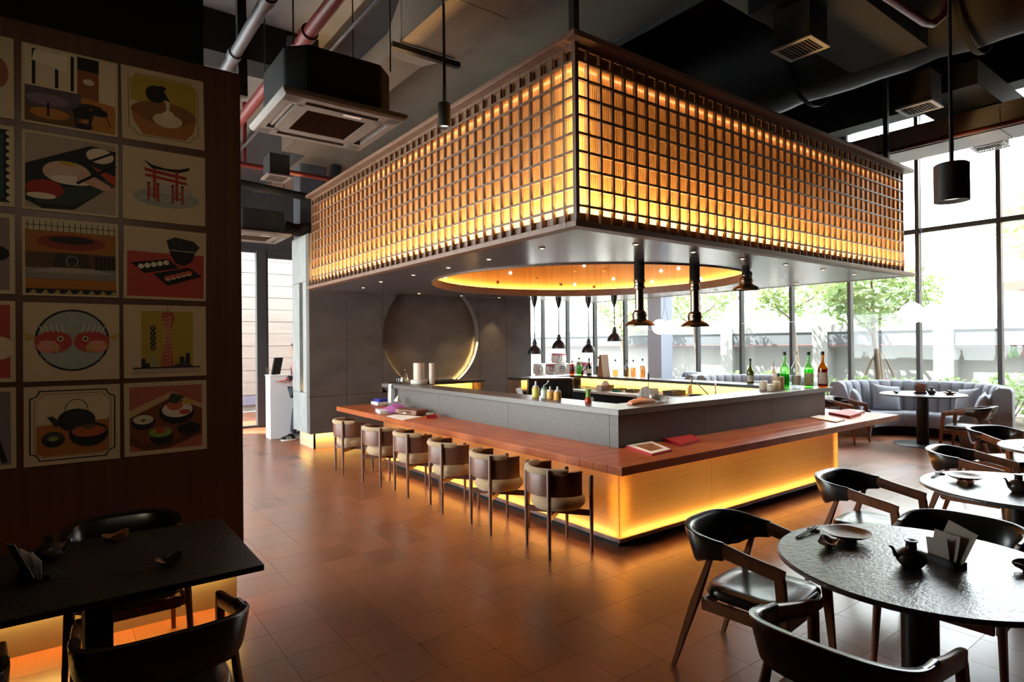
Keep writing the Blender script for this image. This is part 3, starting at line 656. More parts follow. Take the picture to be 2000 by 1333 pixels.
def cushion(loc, rz, tilt, w, lab, roll=0, d=.09):
    t = bpy.data.objects.new('tmp', None); n = 12; vs_ = []; fs = []
    b = MB()
    for side in (1, -1):
        base = len(b.v)
        for i in range(n+1):
            for j in range(n+1):
                u, v = 2*i/n-1, 2*j/n-1; e = max(0,(1-abs(u)**2.6))*max(0,(1-abs(v)**2.6))
                k = 1-.07*(1-abs(u)**2)*abs(v)**3; k2 = 1-.07*(1-abs(v)**2)*abs(u)**3
                b.v.append((u*w/2*k2, side*d*e**.55, v*w/2*k+w/2))
        for i in range(n):
            for j in range(n):
                q = (base+i*(n+1)+j, base+(i+1)*(n+1)+j, base+(i+1)*(n+1)+j+1, base+i*(n+1)+j+1); b.f.append(q if side > 0 else q[::-1]); b.mi.append(0)
    Mx = Matrix.Rotation(rz,4,'Z') @ Matrix.Rotation(tilt,4,'X') @ Matrix.Rotation(roll,4,'Y')
    b.xf(Mx); o = b.build('throw_cushion', M['cushion'], None, smooth=60); o.location = loc
    bm = bmesh.new(); bm.from_mesh(o.data); bmesh.ops.remove_doubles(bm, verts=bm.verts, dist=1e-4); bm.to_mesh(o.data); bm.free()
    tag(o, lab, 'cushion', 'throw cushions on the booths'); bpy.data.objects.remove(t)
cushion((11.70,5.00,.43), .35, -.25, .46, 'grey cushion at the left end of the right-hand booth')
cushion((12.50,4.86,.43), -.75, -.28, .50, 'grey cushion left of the booth table, leaning on the curved back', .12)
cushion((12.58,3.66,.43), -2.25, -.28, .50, 'grey cushion right of the booth table, leaning on the curved back', -.14)
cushion((12.30,3.40,.43), -2.75, -.28, .44, 'small pale cushion behind the right armchair of the booth', .2)
cushion((11.98,3.28,.43), -3.05, -.25, .46, 'grey cushion nearest the right end of the booth')
cushion((12.70,6.85,.43), -1.9, -.28, .46, 'pale cushion on the middle booth, its right one')
cushion((12.72,7.65,.43), -1.2, -.28, .46, 'pale cushion on the middle booth, its left one')
cushion((12.7,9.75,.43), -1.9, -.28, .46, 'pale cushion on the farthest booth in front of the blue column')
# ---------------------------------------------------------------- ceiling services
t = thing('ceiling_cassette', 'large grey ceiling cassette air conditioner left of the canopy, nearest to us', 'air conditioner', (1.725,4.77,3.55))
def cassette(t):
    h = .485
    MB().prism([(-.42,-.28),(-.28,-.42),(.28,-.42),(.42,-.28),(.42,.28),(.28,.42),(-.28,.42),(-.42,.28)],.05,.42).build('housing', M['blackmatt'], t, bevel=.02)
    b = MB()   # face with four slots
    def ring(r, z): return [(-r,-r,z),(r,-r,z),(r,r,z),(-r,r,z)]
    MB().rings([ring(h-.03,.06),ring(h,.045),ring(h-.01,.015),ring(.455,0),ring(.44,.0),ring(.44,.05)], cap=False).build('face_rim', M['ac'], t, bevel=.006)
    for k in range(4):
        R = rotz(k*pi/2)
        b = MB(); b.box((-.44,.40,0),(.44,.445,.045)); b.box((-.44,.335,0),(-.29,.40,.045)); b.box((.29,.335,0),(.44,.40,.045)); b.box((-.335,.285,0),(.335,.335,.045)); b.xf(R.to_4x4()); ff = b.build('face_frame', M['ac'], t)
        b = MB(); b.obox((0,.375,.03),(.575,.055,.006),Matrix.Rotation(.5,3,'X')); b.xf(R.to_4x4()); b.build('louvre', M['ac'], ff)
    MB().box((-.285,-.285,.0),(-.235,.285,.035)).box((.235,-.285,.0),(.285,.285,.035)).box((-.235,-.285,0),(.235,-.24,.035)).box((-.235,.24,0),(.235,.285,.035)).build('grille_frame', M['ac'], t)
    for k in range(16):
        MB().obox((0,-.23+k*.0305,.012),(.47,.006,.018),Matrix.Rotation(.6,3,'X')).build('grille_slat', M['ceramic_dark'], t)
    MB().box((-.235,-.24,.025),(.235,.24,.032)).build('filter', M['blackmatt'], t)
    MB().box((.02,-.325,-.002),(.16,-.29,0)).build('label_plate', M['white'], t)
    for sx_ in (-.38,.38):
        for sy_ in (-.38,.38): MB().cyl((sx_,sy_,.4),(sx_,sy_,1.62),.006,n=6).build('hanger_rod', M['black'], t)
cassette(t)
t2 = dup(t, (2.62,10.75,3.60), 0, 'small-looking ceiling cassette air conditioner above the back doors')
# ducts
def duct(name, lab, m, *boxes, **k):
    t = thing(name, lab, 'duct', k.get('loc', boxes[0][0]), origin=True)
    for a, c_ in boxes: MB().box(a, c_).build('duct_section', M[m], t, bevel=.003)
    return t
seg = [(-3.2,-1.6),(-1.6,.1),(.1,1.5),(1.5,2.6),(2.6,3.35),(3.35,4.2),(4.2,5.1)]
t = thing('air_duct', 'tan rectangular air duct with seams running beside the canopy', 'duct', (2.85,1,4.62), origin=True)
for a, c_ in seg: MB().box((2.56,a+.004,4.62),(3.15,c_-.004,5.05)).build('duct_section', M['duct_tan'], t, bevel=.003)
MB().add([(2.56,5.104,4.62),(3.15,5.104,4.62),(3.15,5.104,5.05),(2.56,5.104,5.05),(2.75,5.8,4.8),(3.15,5.8,4.8),(3.15,5.8,5.05),(2.75,5.8,5.05)],[(0,3,2,1),(4,5,6,7),(0,1,5,4),(1,2,6,5),(2,3,7,6),(3,0,4,7)]).build('taper', M['duct_tan'], t)
MB().box((2.75,5.804,4.8),(3.15,9.6,5.05)).build('duct_section', M['duct_tan'], t, bevel=.003)
for y in (3.4, 5.12): MB().box((2.48,y,4.56),(3.22,y+.06,4.61)).build('support_angle', M['black'], t)
for x in (2.5,3.2): MB().cyl((x,3.43,4.6),(x,3.43,5.15),.006,n=6).build('hanger_rod', M['black'], t)
duct('air_duct', 'grey flat air duct in front of the windows at the upper right', 'duct_grey', ((10.12,-3,4.6),(10.75,.2,4.95)), ((10.12,.21,4.6),(10.75,2.5,4.95)), ((10.12,2.51,4.6),(10.75,4.0,4.95)), ((10.12,4.01,4.6),(10.75,6.4,4.95)))
duct('air_duct', 'tan square duct end high above the right side of the canopy', 'duct_tan', ((5.3,2.2,5.22),(6.1,3.55,5.6)), ((5.3,.4,5.22),(6.1,2.19,5.6)))
duct('air_duct', 'black branch duct feeding the three ceiling vents', 'blackmatt', ((5.4,2.5,4.98),(7.6,3.3,5.21)), ((9.2,2.5,4.98),(11.3,3.3,5.3)))
b = MB(); rs = []
for k in range(41):
    y = -3.2+k*.33; r = .70+.018*sin(k*2.7)+.012*sin(k*1.3)
    rs.append([(8.42+r*cos(2*pi*q/26)*1.0, y, 5.82+r*.92*sin(2*pi*q/26)) for q in range(26)])
b.rings(rs); t = thing('round_duct', 'big black foil-wrapped round duct crossing the upper right ceiling', 'duct', (8.42,3,5.82), origin=True); b.build('wrap', M['duct_black'], t, smooth=60)
for y in (.8, 2.3, 4.2): MB().lathe([(.73,-.03),(.745,-.03),(.745,.03),(.73,.03)], n=36, cap=False).xf(Matrix.Translation((8.42,y,5.82)) @ Matrix.Rotation(pi/2,4,'X')).build('band', M['blackmatt'], t, smooth=True)
# beams
for i, (a, c_) in enumerate((((-5.0,6.6,4.75),(2.3,7.0,5.2)), ((5.02,6.2,5.9),(13.2,6.7,6.5)), ((5.02,-.6,5.7),(13.2,-.1,6.5)), ((11.2,-4.5,5.55),(11.6,16.9,6.5)))):
    S('trim_%d' % (i+4), MB().box(a, c_), 'blackmatt', 'black ceiling beam')
# vents
def vent(x, y, lab):
    t = thing('ceiling_vent', lab, 'vent', (x,y,4.6))
    b = MB(); w, h, f = .19, .20, .045
    b.box((-w,-h,0),(w,-h+f,.012)); b.box((-w,h-f,0),(w,h,.012)); b.box((-w,-h+f,0),(-w+f,h-f,.012)); b.box((w-f,-h+f,0),(w,h-f,.012)); b.build('frame', M['ac'], t)
    for k in range(9): MB().obox((0,-h+f+.02+k*.0335,.012),(2*(w-f),.004,.024),Matrix.Rotation(.15,3,'X')).build('blade', M['ac'], t)
    MB().box((-w+.02,-h+.02,.03),(w-.02,h-.02,.40)).build('drop_box', M['duct_black'], t)
    return t
vent(5.74, 2.96, 'slotted ceiling vent above the near half of the canopy, leftmost of three')
vent(8.41, 2.87, 'slotted ceiling vent over the round duct, middle of three')
vent(10.99, 2.84, 'slotted ceiling vent in front of the bright window, rightmost of three')
t = thing('ceiling_vent', 'small slotted ceiling vent high above the back cassette unit', 'vent', (2.35,8.45,4.05)); 
MB().rings([[(-r,-q,z),(r,-q,z),(r,q,z),(-r,q,z)] for r, q, z in ((.16,.19,0),(.16,.19,.02),(.12,.15,.02),(.12,.15,.0))], loop=True, cap=False).build('frame', M['ac'], t); MB().box((-.13,-.16,.01),(.13,.16,.3)).build('drop_box', M['duct_black'], t)
for k in range(8): MB().obox((0,-.13+k*.037,.012),(.24,.005,.02),Matrix.Rotation(.35,3,'X')).build('blade', M['ac'], t)
# pipes
def pipe(name, lab, pts, r, m, n=10, cat='pipe', joints=()):
    t = thing(name, lab, cat, pts[0], origin=True); MB().tube(pts, r, n).build('run', M[m], t, smooth=True)
    for p, d in joints: MB().cyl(Vector(p)-Vector(d)*.05, Vector(p)+Vector(d)*.05, r*1.3, n=n).build('coupling', M[m], t, smooth=True)
    return t
pipe('sprinkler_pipe', 'thick red pipe passing behind the near cassette unit', [(1.62,y,4.32) for y in (-2,3,6,9,13.6)], .055, 'red', 12, joints=(((1.62,4.9,4.32),(0,1,0)),))
pipe('conduit', 'grey metal conduit along the ceiling above the poster wall', [(1.16,y,4.2) for y in (-2,3,6,13.6)], .045, 'steel_pipe', 12, joints=(((1.16,5.35,4.2),(0,1,0)),((1.16,4.35,4.2),(0,1,0))))
pipe('sprinkler_pipe', 'thin red pipe crossing above the back doors', [(-.9,8.9,4.3),(2.05,8.9,4.3),(3.5,8.95,4.3)], .035, 'red')
pipe('sprinkler_pipe', 'short red drop pipe with valve left of the cassette units', [(2.05,8.9,4.34),(2.05,8.9,5.17)], .03, 'red')
pipe('drain_pipe', 'black insulated pipe under the red pipe near the back', [(-.9,9.6,4.36),(1.5,9.85,4.32),(3.5,10.15,4.26)], .065, 'blackmatt')
pipe('flexible_duct', 'black flexible hose bending from the back cassette to the canopy', [(3.12,10.75,3.85),(3.3,10.7,3.8),(3.6,10.7,3.86),(3.95,10.8,4.15),(4.1,10.9,5.1)], .11, 'duct_black', 12, cat='hose')
pipe('conduit', 'pair-like grey cable conduit curving behind the near cassette', [(1.5,5.6,3.95),(1.7,6.2,4.05),(1.95,6.5,4.4),(2.0,6.6,5.1)], .05, 'steel_pipe')
pipe('conduit', 'thin grey conduit beside the red pipe at the ceiling', [(2.0,y,4.5) for y in (-2,4,8,12)], .016, 'steel_pipe')
pipe('sprinkler_pipe', 'long red pipe in front of the windows at the upper right', [(9.75,y,4.55) for y in (-3,2,6)], .03, 'red', joints=(((9.75,3.0,4.55),(0,1,0)),))
pipe('sprinkler_pipe', 'red u-shaped sprinkler pipe at the top right', [(4.6,2.09,4.55),(5.54,2.075,4.6),(6.15,2.05,4.6),(6.29,2.03,4.62),(6.32,1.96,4.68),(6.12,1.80,4.95),(6.11,1.78,5.2)], .035, 'red')
pipe('strut', 'black square strut dropping beside the near cassette unit', [(1.24,5.45,3.9),(1.22,5.42,5.2)], .05, 'black', 4, cat='strut')
pipe('conduit', 'thin black conduit along the tan ceiling board above the canopy', [(3.4,y,5.08) for y in (-2,4,10)], .02, 'black')
pipe('exhaust_pipe', 'black vertical pipe by the window at the far end of the canopy', [(11.9,5.35,3.4),(11.9,5.35,5.2),(11.9,5.35,6.5)], .11, 'black', 14)
# spotlights on rods
def spot(p, r, h, lab, e=20):
    x, y, z = p; t = thing('pendant_spotlight', lab, 'lamp', p)
    MB().lathe([(0,h),(r*.9,h),(r,h-.006),(r,0),(r*.86,0),(r*.80,.03),(0,.035)], n=32).build('can', M['spot_can'], t, smooth=30)
    MB().lathe([(0,.02),(r*.78,.02),(r*.78,.03),(0,.03)], n=24).build('lens', M['bulb'], t)
    MB().cyl((0,0,h),(0,0,(5.1 if z > 3 else 6.45)-z),.009,n=8).build('rod', M['black'], t, smooth=True)
    MB().tube([(r*.3,0,h),(r*.35,0,h+.1),(.014,0,h+.25),(.012,0,(5.1 if z > 3 else 6.45)-z)], .004, 6).build('cable', M['black'], t)
light('added_poster_beam','SPOT',(.0,1.9,3.3),27,(1,.80,.56),aim=(.12,1,-.36),spot_size=radians(95),spot_blend=.9,shadow_soft_size=.06)  # lamp added out of view to brighten the posters
spot((.0,1.86,3.32), .053, .20, 'added black cylinder spotlight out of view above the dark table, lighting the posters')
spot((2.56,4.33,3.585), .053, .20, 'slim black cylinder spotlight hanging before the left face of the lattice')
spot((3.60,1.09,2.475), .076, .19, 'larger black cylinder spotlight hanging in front of the windows at the right')
# pull-down extractor hoods over the front counter
def hood(x, y, zb, lab, bend=0, short=False):
    t = thing('extractor_hood', lab, 'extractor', (x,y,zb)); H_ = cz+.004-zb
    MB().lathe([(.172,.0),(.173,.006),(.165,.014),(.13,.045),(.085,.066),(.082,.078),(.082,.105),(.09,.11),(.09,.122),(.082,.128),(.08,.15),(.055,.175),(.055,.19)], n=36, cap=False).build('bell', M['bronze'], t, smooth=35)
    if short:
        MB().lathe([(.05,.19),(.05,H_)], n=24).build('hose', M['duct_black'], t, smooth=True); MB().sphere((.05,-.03,.2),.03,10,1.5).build('handle', M['bronze'], t, smooth=True); return
    MB().lathe([(.050,.185),(.050,H_-.31)], n=28).build('tube', M['bronze'], t, smooth=True)
    MB().lathe([(.050,H_-.33),(.066,H_-.32),(.066,H_-.29),(.058,H_-.28),(.058,H_-.25),(.066,H_-.24),(.066,H_-.21),(.06,H_-.20)], n=28).build('collar', M['bronze'], t, smooth=35)
    pr = []; k = 0; z = H_-.21
    while z < H_: pr += [(.062 if k % 2 else .055, z)]; k += 1; z += .008
    b = MB(); b.lathe(pr+[(.058,H_)], n=24); b.v = [(vx+bend*sin(pi*(vz-(H_-.21))/.42)*.0, vy, vz) for vx,vy,vz in b.v]; b.build('hose', M['duct_black'], t, smooth=True)
hood(5.29, 4.62, 1.966, 'bronze pull-down extractor hood over the bar, left one of two')
hood(5.96, 4.36, 1.953, 'bronze pull-down extractor hood over the bar, right one of two', .02)
hood(7.09, 4.40, 2.44, 'raised bronze extractor hood close under the canopy at the right', short=True)
# black heat lamps over the back counter
def heat_lamp(x, y, zb, lab):
    t = thing('pendant_lamp', lab, 'lamp', (x,y,zb), group='black bell pendants over the back of the bar'); H_ = cz-zb
    MB().lathe([(.142,0),(.143,.01),(.132,.06),(.11,.105),(.075,.14),(.045,.165),(.040,.20),(.046,.205),(.046,.225),(.034,.23),(.032,.27),(.02,.28)], n=32, cap=False).lathe([(.138,.002),(.128,.06),(.105,.10),(.07,.135),(0,.15)], n=32, cap=False).build('shade', M['black'], t, smooth=40)
    MB().sphere((0,0,.07),.045,12).build('bulb', M['bulb'], t, smooth=True)
    MB().tube([(0,0,.28),(.004,.004,H_*.5),(0,0,H_-.18)], .011, 8).build('cord', M['black'], t, smooth=True)
    MB().lathe([(.015,H_-.22),(.035,H_-.17),(.055,H_-.09),(.06,H_-.01),(.06,H_)], n=20).build('canopy_cup', M['black'], t, smooth=True)
heat_lamp(7.45,9.2,1.56,'black bell pendant lamp nearest the slate wall'); heat_lamp(8.05,9.16,1.663,'black bell pendant lamp, second from the slate wall')
heat_lamp(8.58,8.85,1.573,'black bell pendant lamp, third from the slate wall'); heat_lamp(8.66,8.21,1.797,'black bell pendant lamp hanging highest, left of the extractor hoods')
# cloud-like white globe pendants by the booths
def globes(p, lab, ang, wires=True, balls=((-.16,0,.0,.17),(.14,.02,.02,.185),(.02,-.05,-.03,.13))):
    t = thing('globe_pendant', lab, 'lamp', p)
    for x, y, z, r in balls: MB().sphere((x*cos(ang),x*sin(ang)+y,z),r,22).build('globe', M['bulb'], t, smooth=True)
    MB().cyl((-.75*cos(ang),-.75*sin(ang),-.045),(.75*cos(ang),.75*sin(ang),-.045),.006,n=8).build('bar', M['steel'], t)
    for s in (-.06,.06): MB().tube([(s*cos(ang)*2,s*sin(ang)*2,.12),(s*cos(ang)*.3,s*sin(ang)*.3,.45),(0,0,6.5-p[2])], .004, 6).build('wire', M['black'], t)
globes((11.9,4.05,2.22), 'white globe cluster pendant over the right-hand booth table', pi/2)
globes((11.6,9.35,2.12), 'white globe cluster pendant in front of the blue column', pi/2)
globes((11.9,6.75,2.2), 'thin bar pendant with white globes over the middle booth', pi/2, balls=((0,0,.0,.08),))
# ---------------------------------------------------------------- things on the bar
G = {}
def gm(key, c, rough=.03):
    if key not in G: G[key] = glassy('glass_'+key, c, rough)
    return G[key]
def pm(key, c, rough=.5, **k):
    if key not in G: G[key] = mat(key, c, rough, **k)
    return G[key]
def bottle(x, y, z, h, r, glass, label, cap_='black', body=.60, neck=.30, liquid=None, band=None, group=None, capm=None):
    """h tall, r radius; body share of the height, neck radius share"""
    t = thing('bottle', label, 'bottle', (x,y,z), group=group)
    nr = r*neck
    pr = [(0,.004),(r*.85,0),(r,.012),(r,h*body*.86)]+[(r-(r-nr)*(1-cos(pi*q/6))/2, h*(body*.86+(.88-body*.86)*.62*q/6)) for q in range(1,7)]+[(nr,h*.93),(nr*1.12,h*.935),(nr*1.12,h*.96),(nr,h*.965),(0,h*.966)]
    MB().lathe(pr, n=24).build('body', glass, t, smooth=40); bd = bpy.data.objects[-1] if 0 else list(t.children)[0]
    MB().lathe([(nr*1.16,h*.90),(nr*1.18,h),(0,h)], n=16, cap=False).build('cap', capm or M[cap_], t, smooth=30)
    if liquid:
        lv = h*body*liquid[1]; MB().lathe([(0,.008),(r*.9,.012),(r*.93,.02),(r*.93,lv),(0,lv)], n=20).build('liquid', liquid[0], t, smooth=40)
    if band:
        b = MB(); a0 = atan2(-y, -x); k = 10; sp = 1.0
        b.rings([[((r+.0012)*cos(a0+sp*(2*q/k-1)), (r+.0012)*sin(a0+sp*(2*q/k-1)), zz) for q in range(k+1)] for zz in (h*band[0],h*band[1])], closed=False, cap=False)
        b.build('paper_label', band[2], bd, smooth=True)
    return t
def tp(key, c, g=1.6):
    if key not in G: G[key] = glass_pane('bottle_'+key, c, g)
    return G[key]
green = tp('green',(.55,.95,.45)); brown = tp('brown',(.72,.33,.04)); clear = tp('clear',(.95,.96,.96)); olive = tp('olive',(.24,.26,.05)); frost = tp('frost',(.90,.93,.95),2.5); darkg = tp('darkg',(.16,.12,.05))
whisky = tp('whisky',(.85,.60,.28),1); amber = tp('amber_liquor',(.85,.42,.08),1); cream = pm('cream_label', (.62,.55,.42), .7); grey_l = pm('grey_label', (.45,.42,.38), .7)
dkgreen = tp('dark_green_liquid',(.10,.55,.14),1); dkbrown = tp('dark_brown_liquid',(.45,.14,.02),1)
Z1 = 1.124
bottle(8.05,4.42,Z1,.50,.062,green,'tall green sake bottle behind the cream jars, leftmost green one', liquid=(dkgreen,.62))
bottle(8.19,4.33,Z1,.505,.063,frost,'tall frosted white sake bottle between the two green ones', 'whiteplastic', band=(.08,.33,grey_l))
bottle(8.40,4.26,Z1,.495,.064,green,'tall green sake bottle with beige label right of the frosted one', liquid=(tp('mid_green_liquid',(.22,.80,.22),1),.82), band=(.06,.40,cream))
bottle(8.47,4.10,Z1,.50,.066,brown,'tall brown sake bottle at the right end of the stone counter', liquid=(dkbrown,.85), band=(.10,.42,grey_l))
bottle(8.60,5.28,1.12,.385,.054,olive,'olive wine bottle standing on the black back shelf', body=.52, neck=.30, band=(.06,.32,cream), liquid=(tp('wine',(.25,.28,.06),1),.6))
bottle(7.96,4.53,Z1,.37,.036,tp('pink',(.97,.78,.76)),'slim pinkish clear bottle behind the cream jars', 'whiteplastic')
for x, y, h, r, g_, lab, kw in (
  (8.44,9.2,.28,.052,brown,'squat amber bottle at the left end of the back shelf',dict(liquid=(amber,1),body=.75,neck=.28)),
  (8.45,9.0,.35,.050,green,'green bottle between the amber and the dark bottle on the back shelf',dict(liquid=(tp('pale_green',(.40,.80,.42),1),.9))),
  (8.46,8.72,.345,.052,darkg,'dark wine bottle with pale label on the back shelf',dict(liquid=(tp('black_wine',(.12,.06,.03),1),.95),band=(.12,.38,cream),capm=M['red'])),
  (8.40,8.86,.17,.027,brown,'small brown bottle beside the dark wine bottle',dict(liquid=(dkbrown,.9))),
  (8.33,8.33,.38,.048,clear,'tall clear bottle left of the wooden menu boards',dict(liquid=(tp('grey_liquid',(.6,.62,.5),1),.9),band=(.15,.5,M['blackmatt']))),
  (8.40,7.95,.33,.050,clear,'whisky bottle right next to the wooden menu boards',dict(liquid=(whisky,.62),body=.66,neck=.26)),
  (8.40,7.66,.33,.048,clear,'whisky bottle, left one of the close pair on the back shelf',dict(liquid=(whisky,.85),body=.66,neck=.26)),
  (8.44,7.54,.33,.046,clear,'whisky bottle with reddish spirit, right one of the close pair',dict(liquid=(tp('red_whisky',(.82,.48,.22),1),.85),body=.66,neck=.26)),
  (8.40,7.28,.355,.046,clear,'whisky bottle standing alone left of the blue column',dict(liquid=(tp('red_whisky',(.82,.48,.22),1),.95),body=.66,neck=.26))):
    bottle(x, y, 1.12, h, r, g_, lab, group='bottles on the black back shelf', **kw)
def squeeze(x, y, h, r, c_, lab, capm, cone=True):
    t = thing('squeeze_bottle', lab, 'bottle', (x,y,Z1))
    MB().lathe([(0,0),(r*.95,.002),(r,.01),(r,h*.55),(r*.75,h*.63),(0,h*.63)], n=20).build('body', c_, t, smooth=40)
    MB().lathe([(r*.78,h*.63),(r*.80,h*.70),(r*.3,h*.74),(r*.2,h*.99),(0,h)] if cone else [(r*.8,h*.63),(r*.8,h*.76),(r*.3,h*.8),(r*.25,h*.95),(0,h*.95)], n=16).build('cap', capm, t, smooth=40)
    return t
wht = M['whiteplastic']
squeeze(4.56,5.62,.195,.045,pm('yellow_oil',(.72,.58,.13),.25),'tall squeeze bottle of yellow sauce on the left stone counter',wht)
s_ = squeeze(4.55,5.45,.165,.042,pm('milky',(.62,.66,.58),.3),'milky squeeze bottle with green lid and white drop tip',pm('green_lid',(.20,.34,.24),.5),False)
MB().tube([(0,0,.155),(.03,-.01,.17),(.045,-.02,.195)],.006,8).sphere((.047,-.02,.2),.012,10).build('drop_tip', wht, s_, smooth=True)
squeeze(4.55,5.34,.15,.042,pm('orange_sauce',(.70,.40,.12),.3),'orange sauce squeeze bottle, left of the last two',wht)
squeeze(4.54,5.20,.155,.044,pm('orange_sauce2',(.74,.36,.07),.3),'orange sauce squeeze bottle nearest the bar corner',wht)
t = thing('spray_bottle','small red bottle with leaf-green cap at the counter edge','bottle',(4.56,4.72,Z1))
MB().lathe([(0,0),(.036,.002),(.038,.01),(.036,.045),(.022,.06),(0,.06)], n=18).build('body', pm('red_sauce',(.55,.06,.03),.3), t, smooth=40)
MB().lathe([(.024,.055),(.030,.075),(.022,.10),(.030,.13),(.036,.15),(0,.152)], n=14).build('cap', pm('leaf_green',(.22,.36,.04),.5), t, smooth=40)
# salmon wrapped in clear film
t = thing('salmon_parcel','salmon fillet lying in crumpled clear film by the bar corner','food',(4.95,4.30,Z1-.02))
b = MB(); b.rings([[(-.20+.05*k, .05*sin(q/10*pi*2)*(1-.1*k+.02*k*k*0)*(.5+.9*sin(pi*(k+1)/10)), .01+.075*(.35+.65*sin(pi*(k+1)/10))*(1+cos(q/10*pi*2))/2) for q in range(10)] for k in range(9)]); b.build('salmon', pm('salmon',(.72,.23,.09),.4,var=((18,60,18),(.78,.40,.26))), t, smooth=60)
film = translucent('clear_film', (.82,.83,.84), .5, .15, .12)
random.seed(5); b = MB(); nn = 12
for i in range(nn):
    for j in range(7):
        u, v = i/(nn-1), j/6; b.v.append((.02+.40*u, -.02+.14*v, .015+.06*sin(pi*u)+.05*random.random()+.09*v*(1-abs(2*u-.8))))
for i in range(nn-1):
    for j in range(6): b.f.append((i*7+j,(i+1)*7+j,(i+1)*7+j+1,i*7+j+1)); b.mi.append(0)
b.build('film', film, t)
b = MB(); b.poly([(.12,.05,.03),(.30,.0,.03),(.33,.06,.16),(.15,.11,.17)]); b.build('wrapper', pm('film_white',(.7,.7,.68),.4), t)
# jars, cylinder
for x, y, h, lab in ((7.40,4.36,.125,'cream storage jar, leftmost of three on the stone counter'),(7.40,4.25,.085,'low cream storage jar in the middle of three'),(7.53,4.25,.12,'cream storage jar, rightmost of three on the stone counter')):
    t = thing('jar', lab, 'jar', (x,y,Z1), group='cream jars on the front counter')
    MB().lathe([(0,0),(.046,.002),(.050,.012),(.050,h*.8),(.044,h*.9),(0,h*.9)], n=20).build('body', pm('cream_jar',(.62,.58,.44),.45), t, smooth=40)
    MB().lathe([(.047,h*.88),(.048,h*.96),(.03,h*1.02),(.008,h*1.03),(.012,h*1.18),(0,h*1.2)], n=18).build('lid', pm('cream_lid',(.68,.64,.52),.4), t, smooth=40)
t = thing('canister','beige cylindrical canister right of the cream jars','canister',(7.72,4.33,Z1))
MB().lathe([(0,0),(.074,0),(.076,.004),(.076,.166),(.073,.17),(0,.17)], n=28).build('body', pm('beige_card',(.50,.36,.20),.6), t, smooth=30)
MB().cyl((0,0,.17),(0,0,.215),.02,n=14).build('knob', M['ceramic_dark'], t)
# left end of the counter: cloche, jars, plates
t = thing('cloche','clear glass bell cloche on a pale plate at the left end','cloche',(4.62,9.22,Z1))
MB().lathe([(0,.0),(.11,.004),(.125,.012),(.12,.014),(0,.012)], n=28).build('plate', pm('pale_wood',(.45,.33,.20),.5), t, smooth=40)
MB().lathe([(.078,.014),(.080,.05),(.06,.12),(.030,.18),(.02,.195),(.028,.21),(.03,.225),(.02,.24),(0,.242)], n=28, cap=False).build('bell', glass_pane('cloche_glass',(.9,.92,.93),3.5), t, smooth=40)
t = thing('tray','dark oval tray at the far left end of the stone counter','tray',(4.47,9.27,Z1)); MB().lathe([(0,0),(.12,.002),(.14,.02),(.135,.02),(.115,.008),(0,.007)], n=28).build('dish', M['ceramic_dark'], t, smooth=40)
MB().lathe([(0,.008),(.025,.008),(.03,.07),(.027,.07),(.022,.012),(0,.012)], (.08,.05,0), n=16).build('shot_glass', glass_pane('shot_glass',(.85,.87,.88),4), t, smooth=40)
fj = mat('frosted_plastic', (.72,.66,.55), .45); fj2 = mat('milky_tube', (.66,.54,.42), .5)
t = thing('storage_tub','round frosted tub under the tall milky cylinder','tub',(4.68,8.80,Z1)); MB().lathe([(0,0),(.13,.002),(.138,.012),(.138,.062),(.13,.07),(0,.07)], n=32).build('tub', fj, t, smooth=40)
t = thing('cylinder_tube','wide milky cylinder standing in the frosted tub','tube',(4.68,8.80,Z1+.07)); MB().lathe([(0,0),(.088,0),(.09,.004),(.09,.27),(.086,.275),(0,.275)], n=32).build('tube', fj2, t, smooth=30)
t = thing('cylinder_tube','narrow milky cylinder right of the wide one','tube',(4.84,8.66,Z1)); MB().lathe([(0,0),(.044,0),(.045,.004),(.045,.335),(.04,.34),(0,.34)], n=24).build('tube', fj2, t, smooth=30)
for k in range(3):
    t = thing('plate', 'plate in the small stack on the left black shelf, %s of three' % ('lowest','middle','topmost')[k], 'plate', (5.35,9.08,1.135+k*.012), group='stacked plates on the left shelf'); MB().lathe([(0,0),(.09,0),(.135,.010),(.133,.012),(.09,.004),(0,.003)], n=28).build('plate', pm('grey_plate',(.30,.26,.22),.35), t, smooth=40)
t = thing('towel','pale towel hanging over the left edge of the stone counter','towel',(4.295,9.05,Z1))
b = MB(); b.rings([[(x,-.05+.1*q/8+.006*sin(q*1.9),z) for q in range(9)] for x, z in ((.12,.006),(.0,.008),(-.014,-.01),(-.018,-.12),(-.024,-.24),(-.022,-.30))], closed=False, cap=False); b.build('cloth', pm('towel_cloth',(.58,.50,.44),.9), t, smooth=60)
# inside the bar
t = thing('equipment_case','black fabric-covered appliance behind the squeeze bottles','appliance',(6.25,7.35,.0), rz=-.64)
b = MB(); b.rings([[(-.34+q,.20*s,z) for s in (-1,1)][0:0] or [(x*w,y*w2,z) for x,y in ((-.36,-.2),(.36,-.2),(.36,.2),(-.36,.2))] for z, w, w2 in ((.86,1,1),(1.19,.985,.98),(1.222,.95,.86))]); b.build('cover', M['leather'], t, bevel=.012)
MB().box((-.34,-.18,0),(.34,.18,.86)).build('stand', M['blackmatt'], t)
MB().box((-.30,-.206,.96),(-.27,-.198,1.18)).build('strap', M['black'], t); MB().box((.27,-.206,.96),(.30,-.198,1.18)).build('strap', M['black'], t)
for k in range(6):
    t = thing('bowl', 'black bowl in the tall stack on the back worktop, %s of six' % ('lowest','second','third','fourth','fifth','topmost')[k], 'bowl', (8.12,8.72,.90+k*.026), group='stacked black bowls'); MB().lathe([(0,0),(.05,0),(.075,.02),(.088,.05),(.084,.05),(.07,.024),(0,.01)], n=24).build('bowl', M['ceramic_dark'], t, smooth=40)
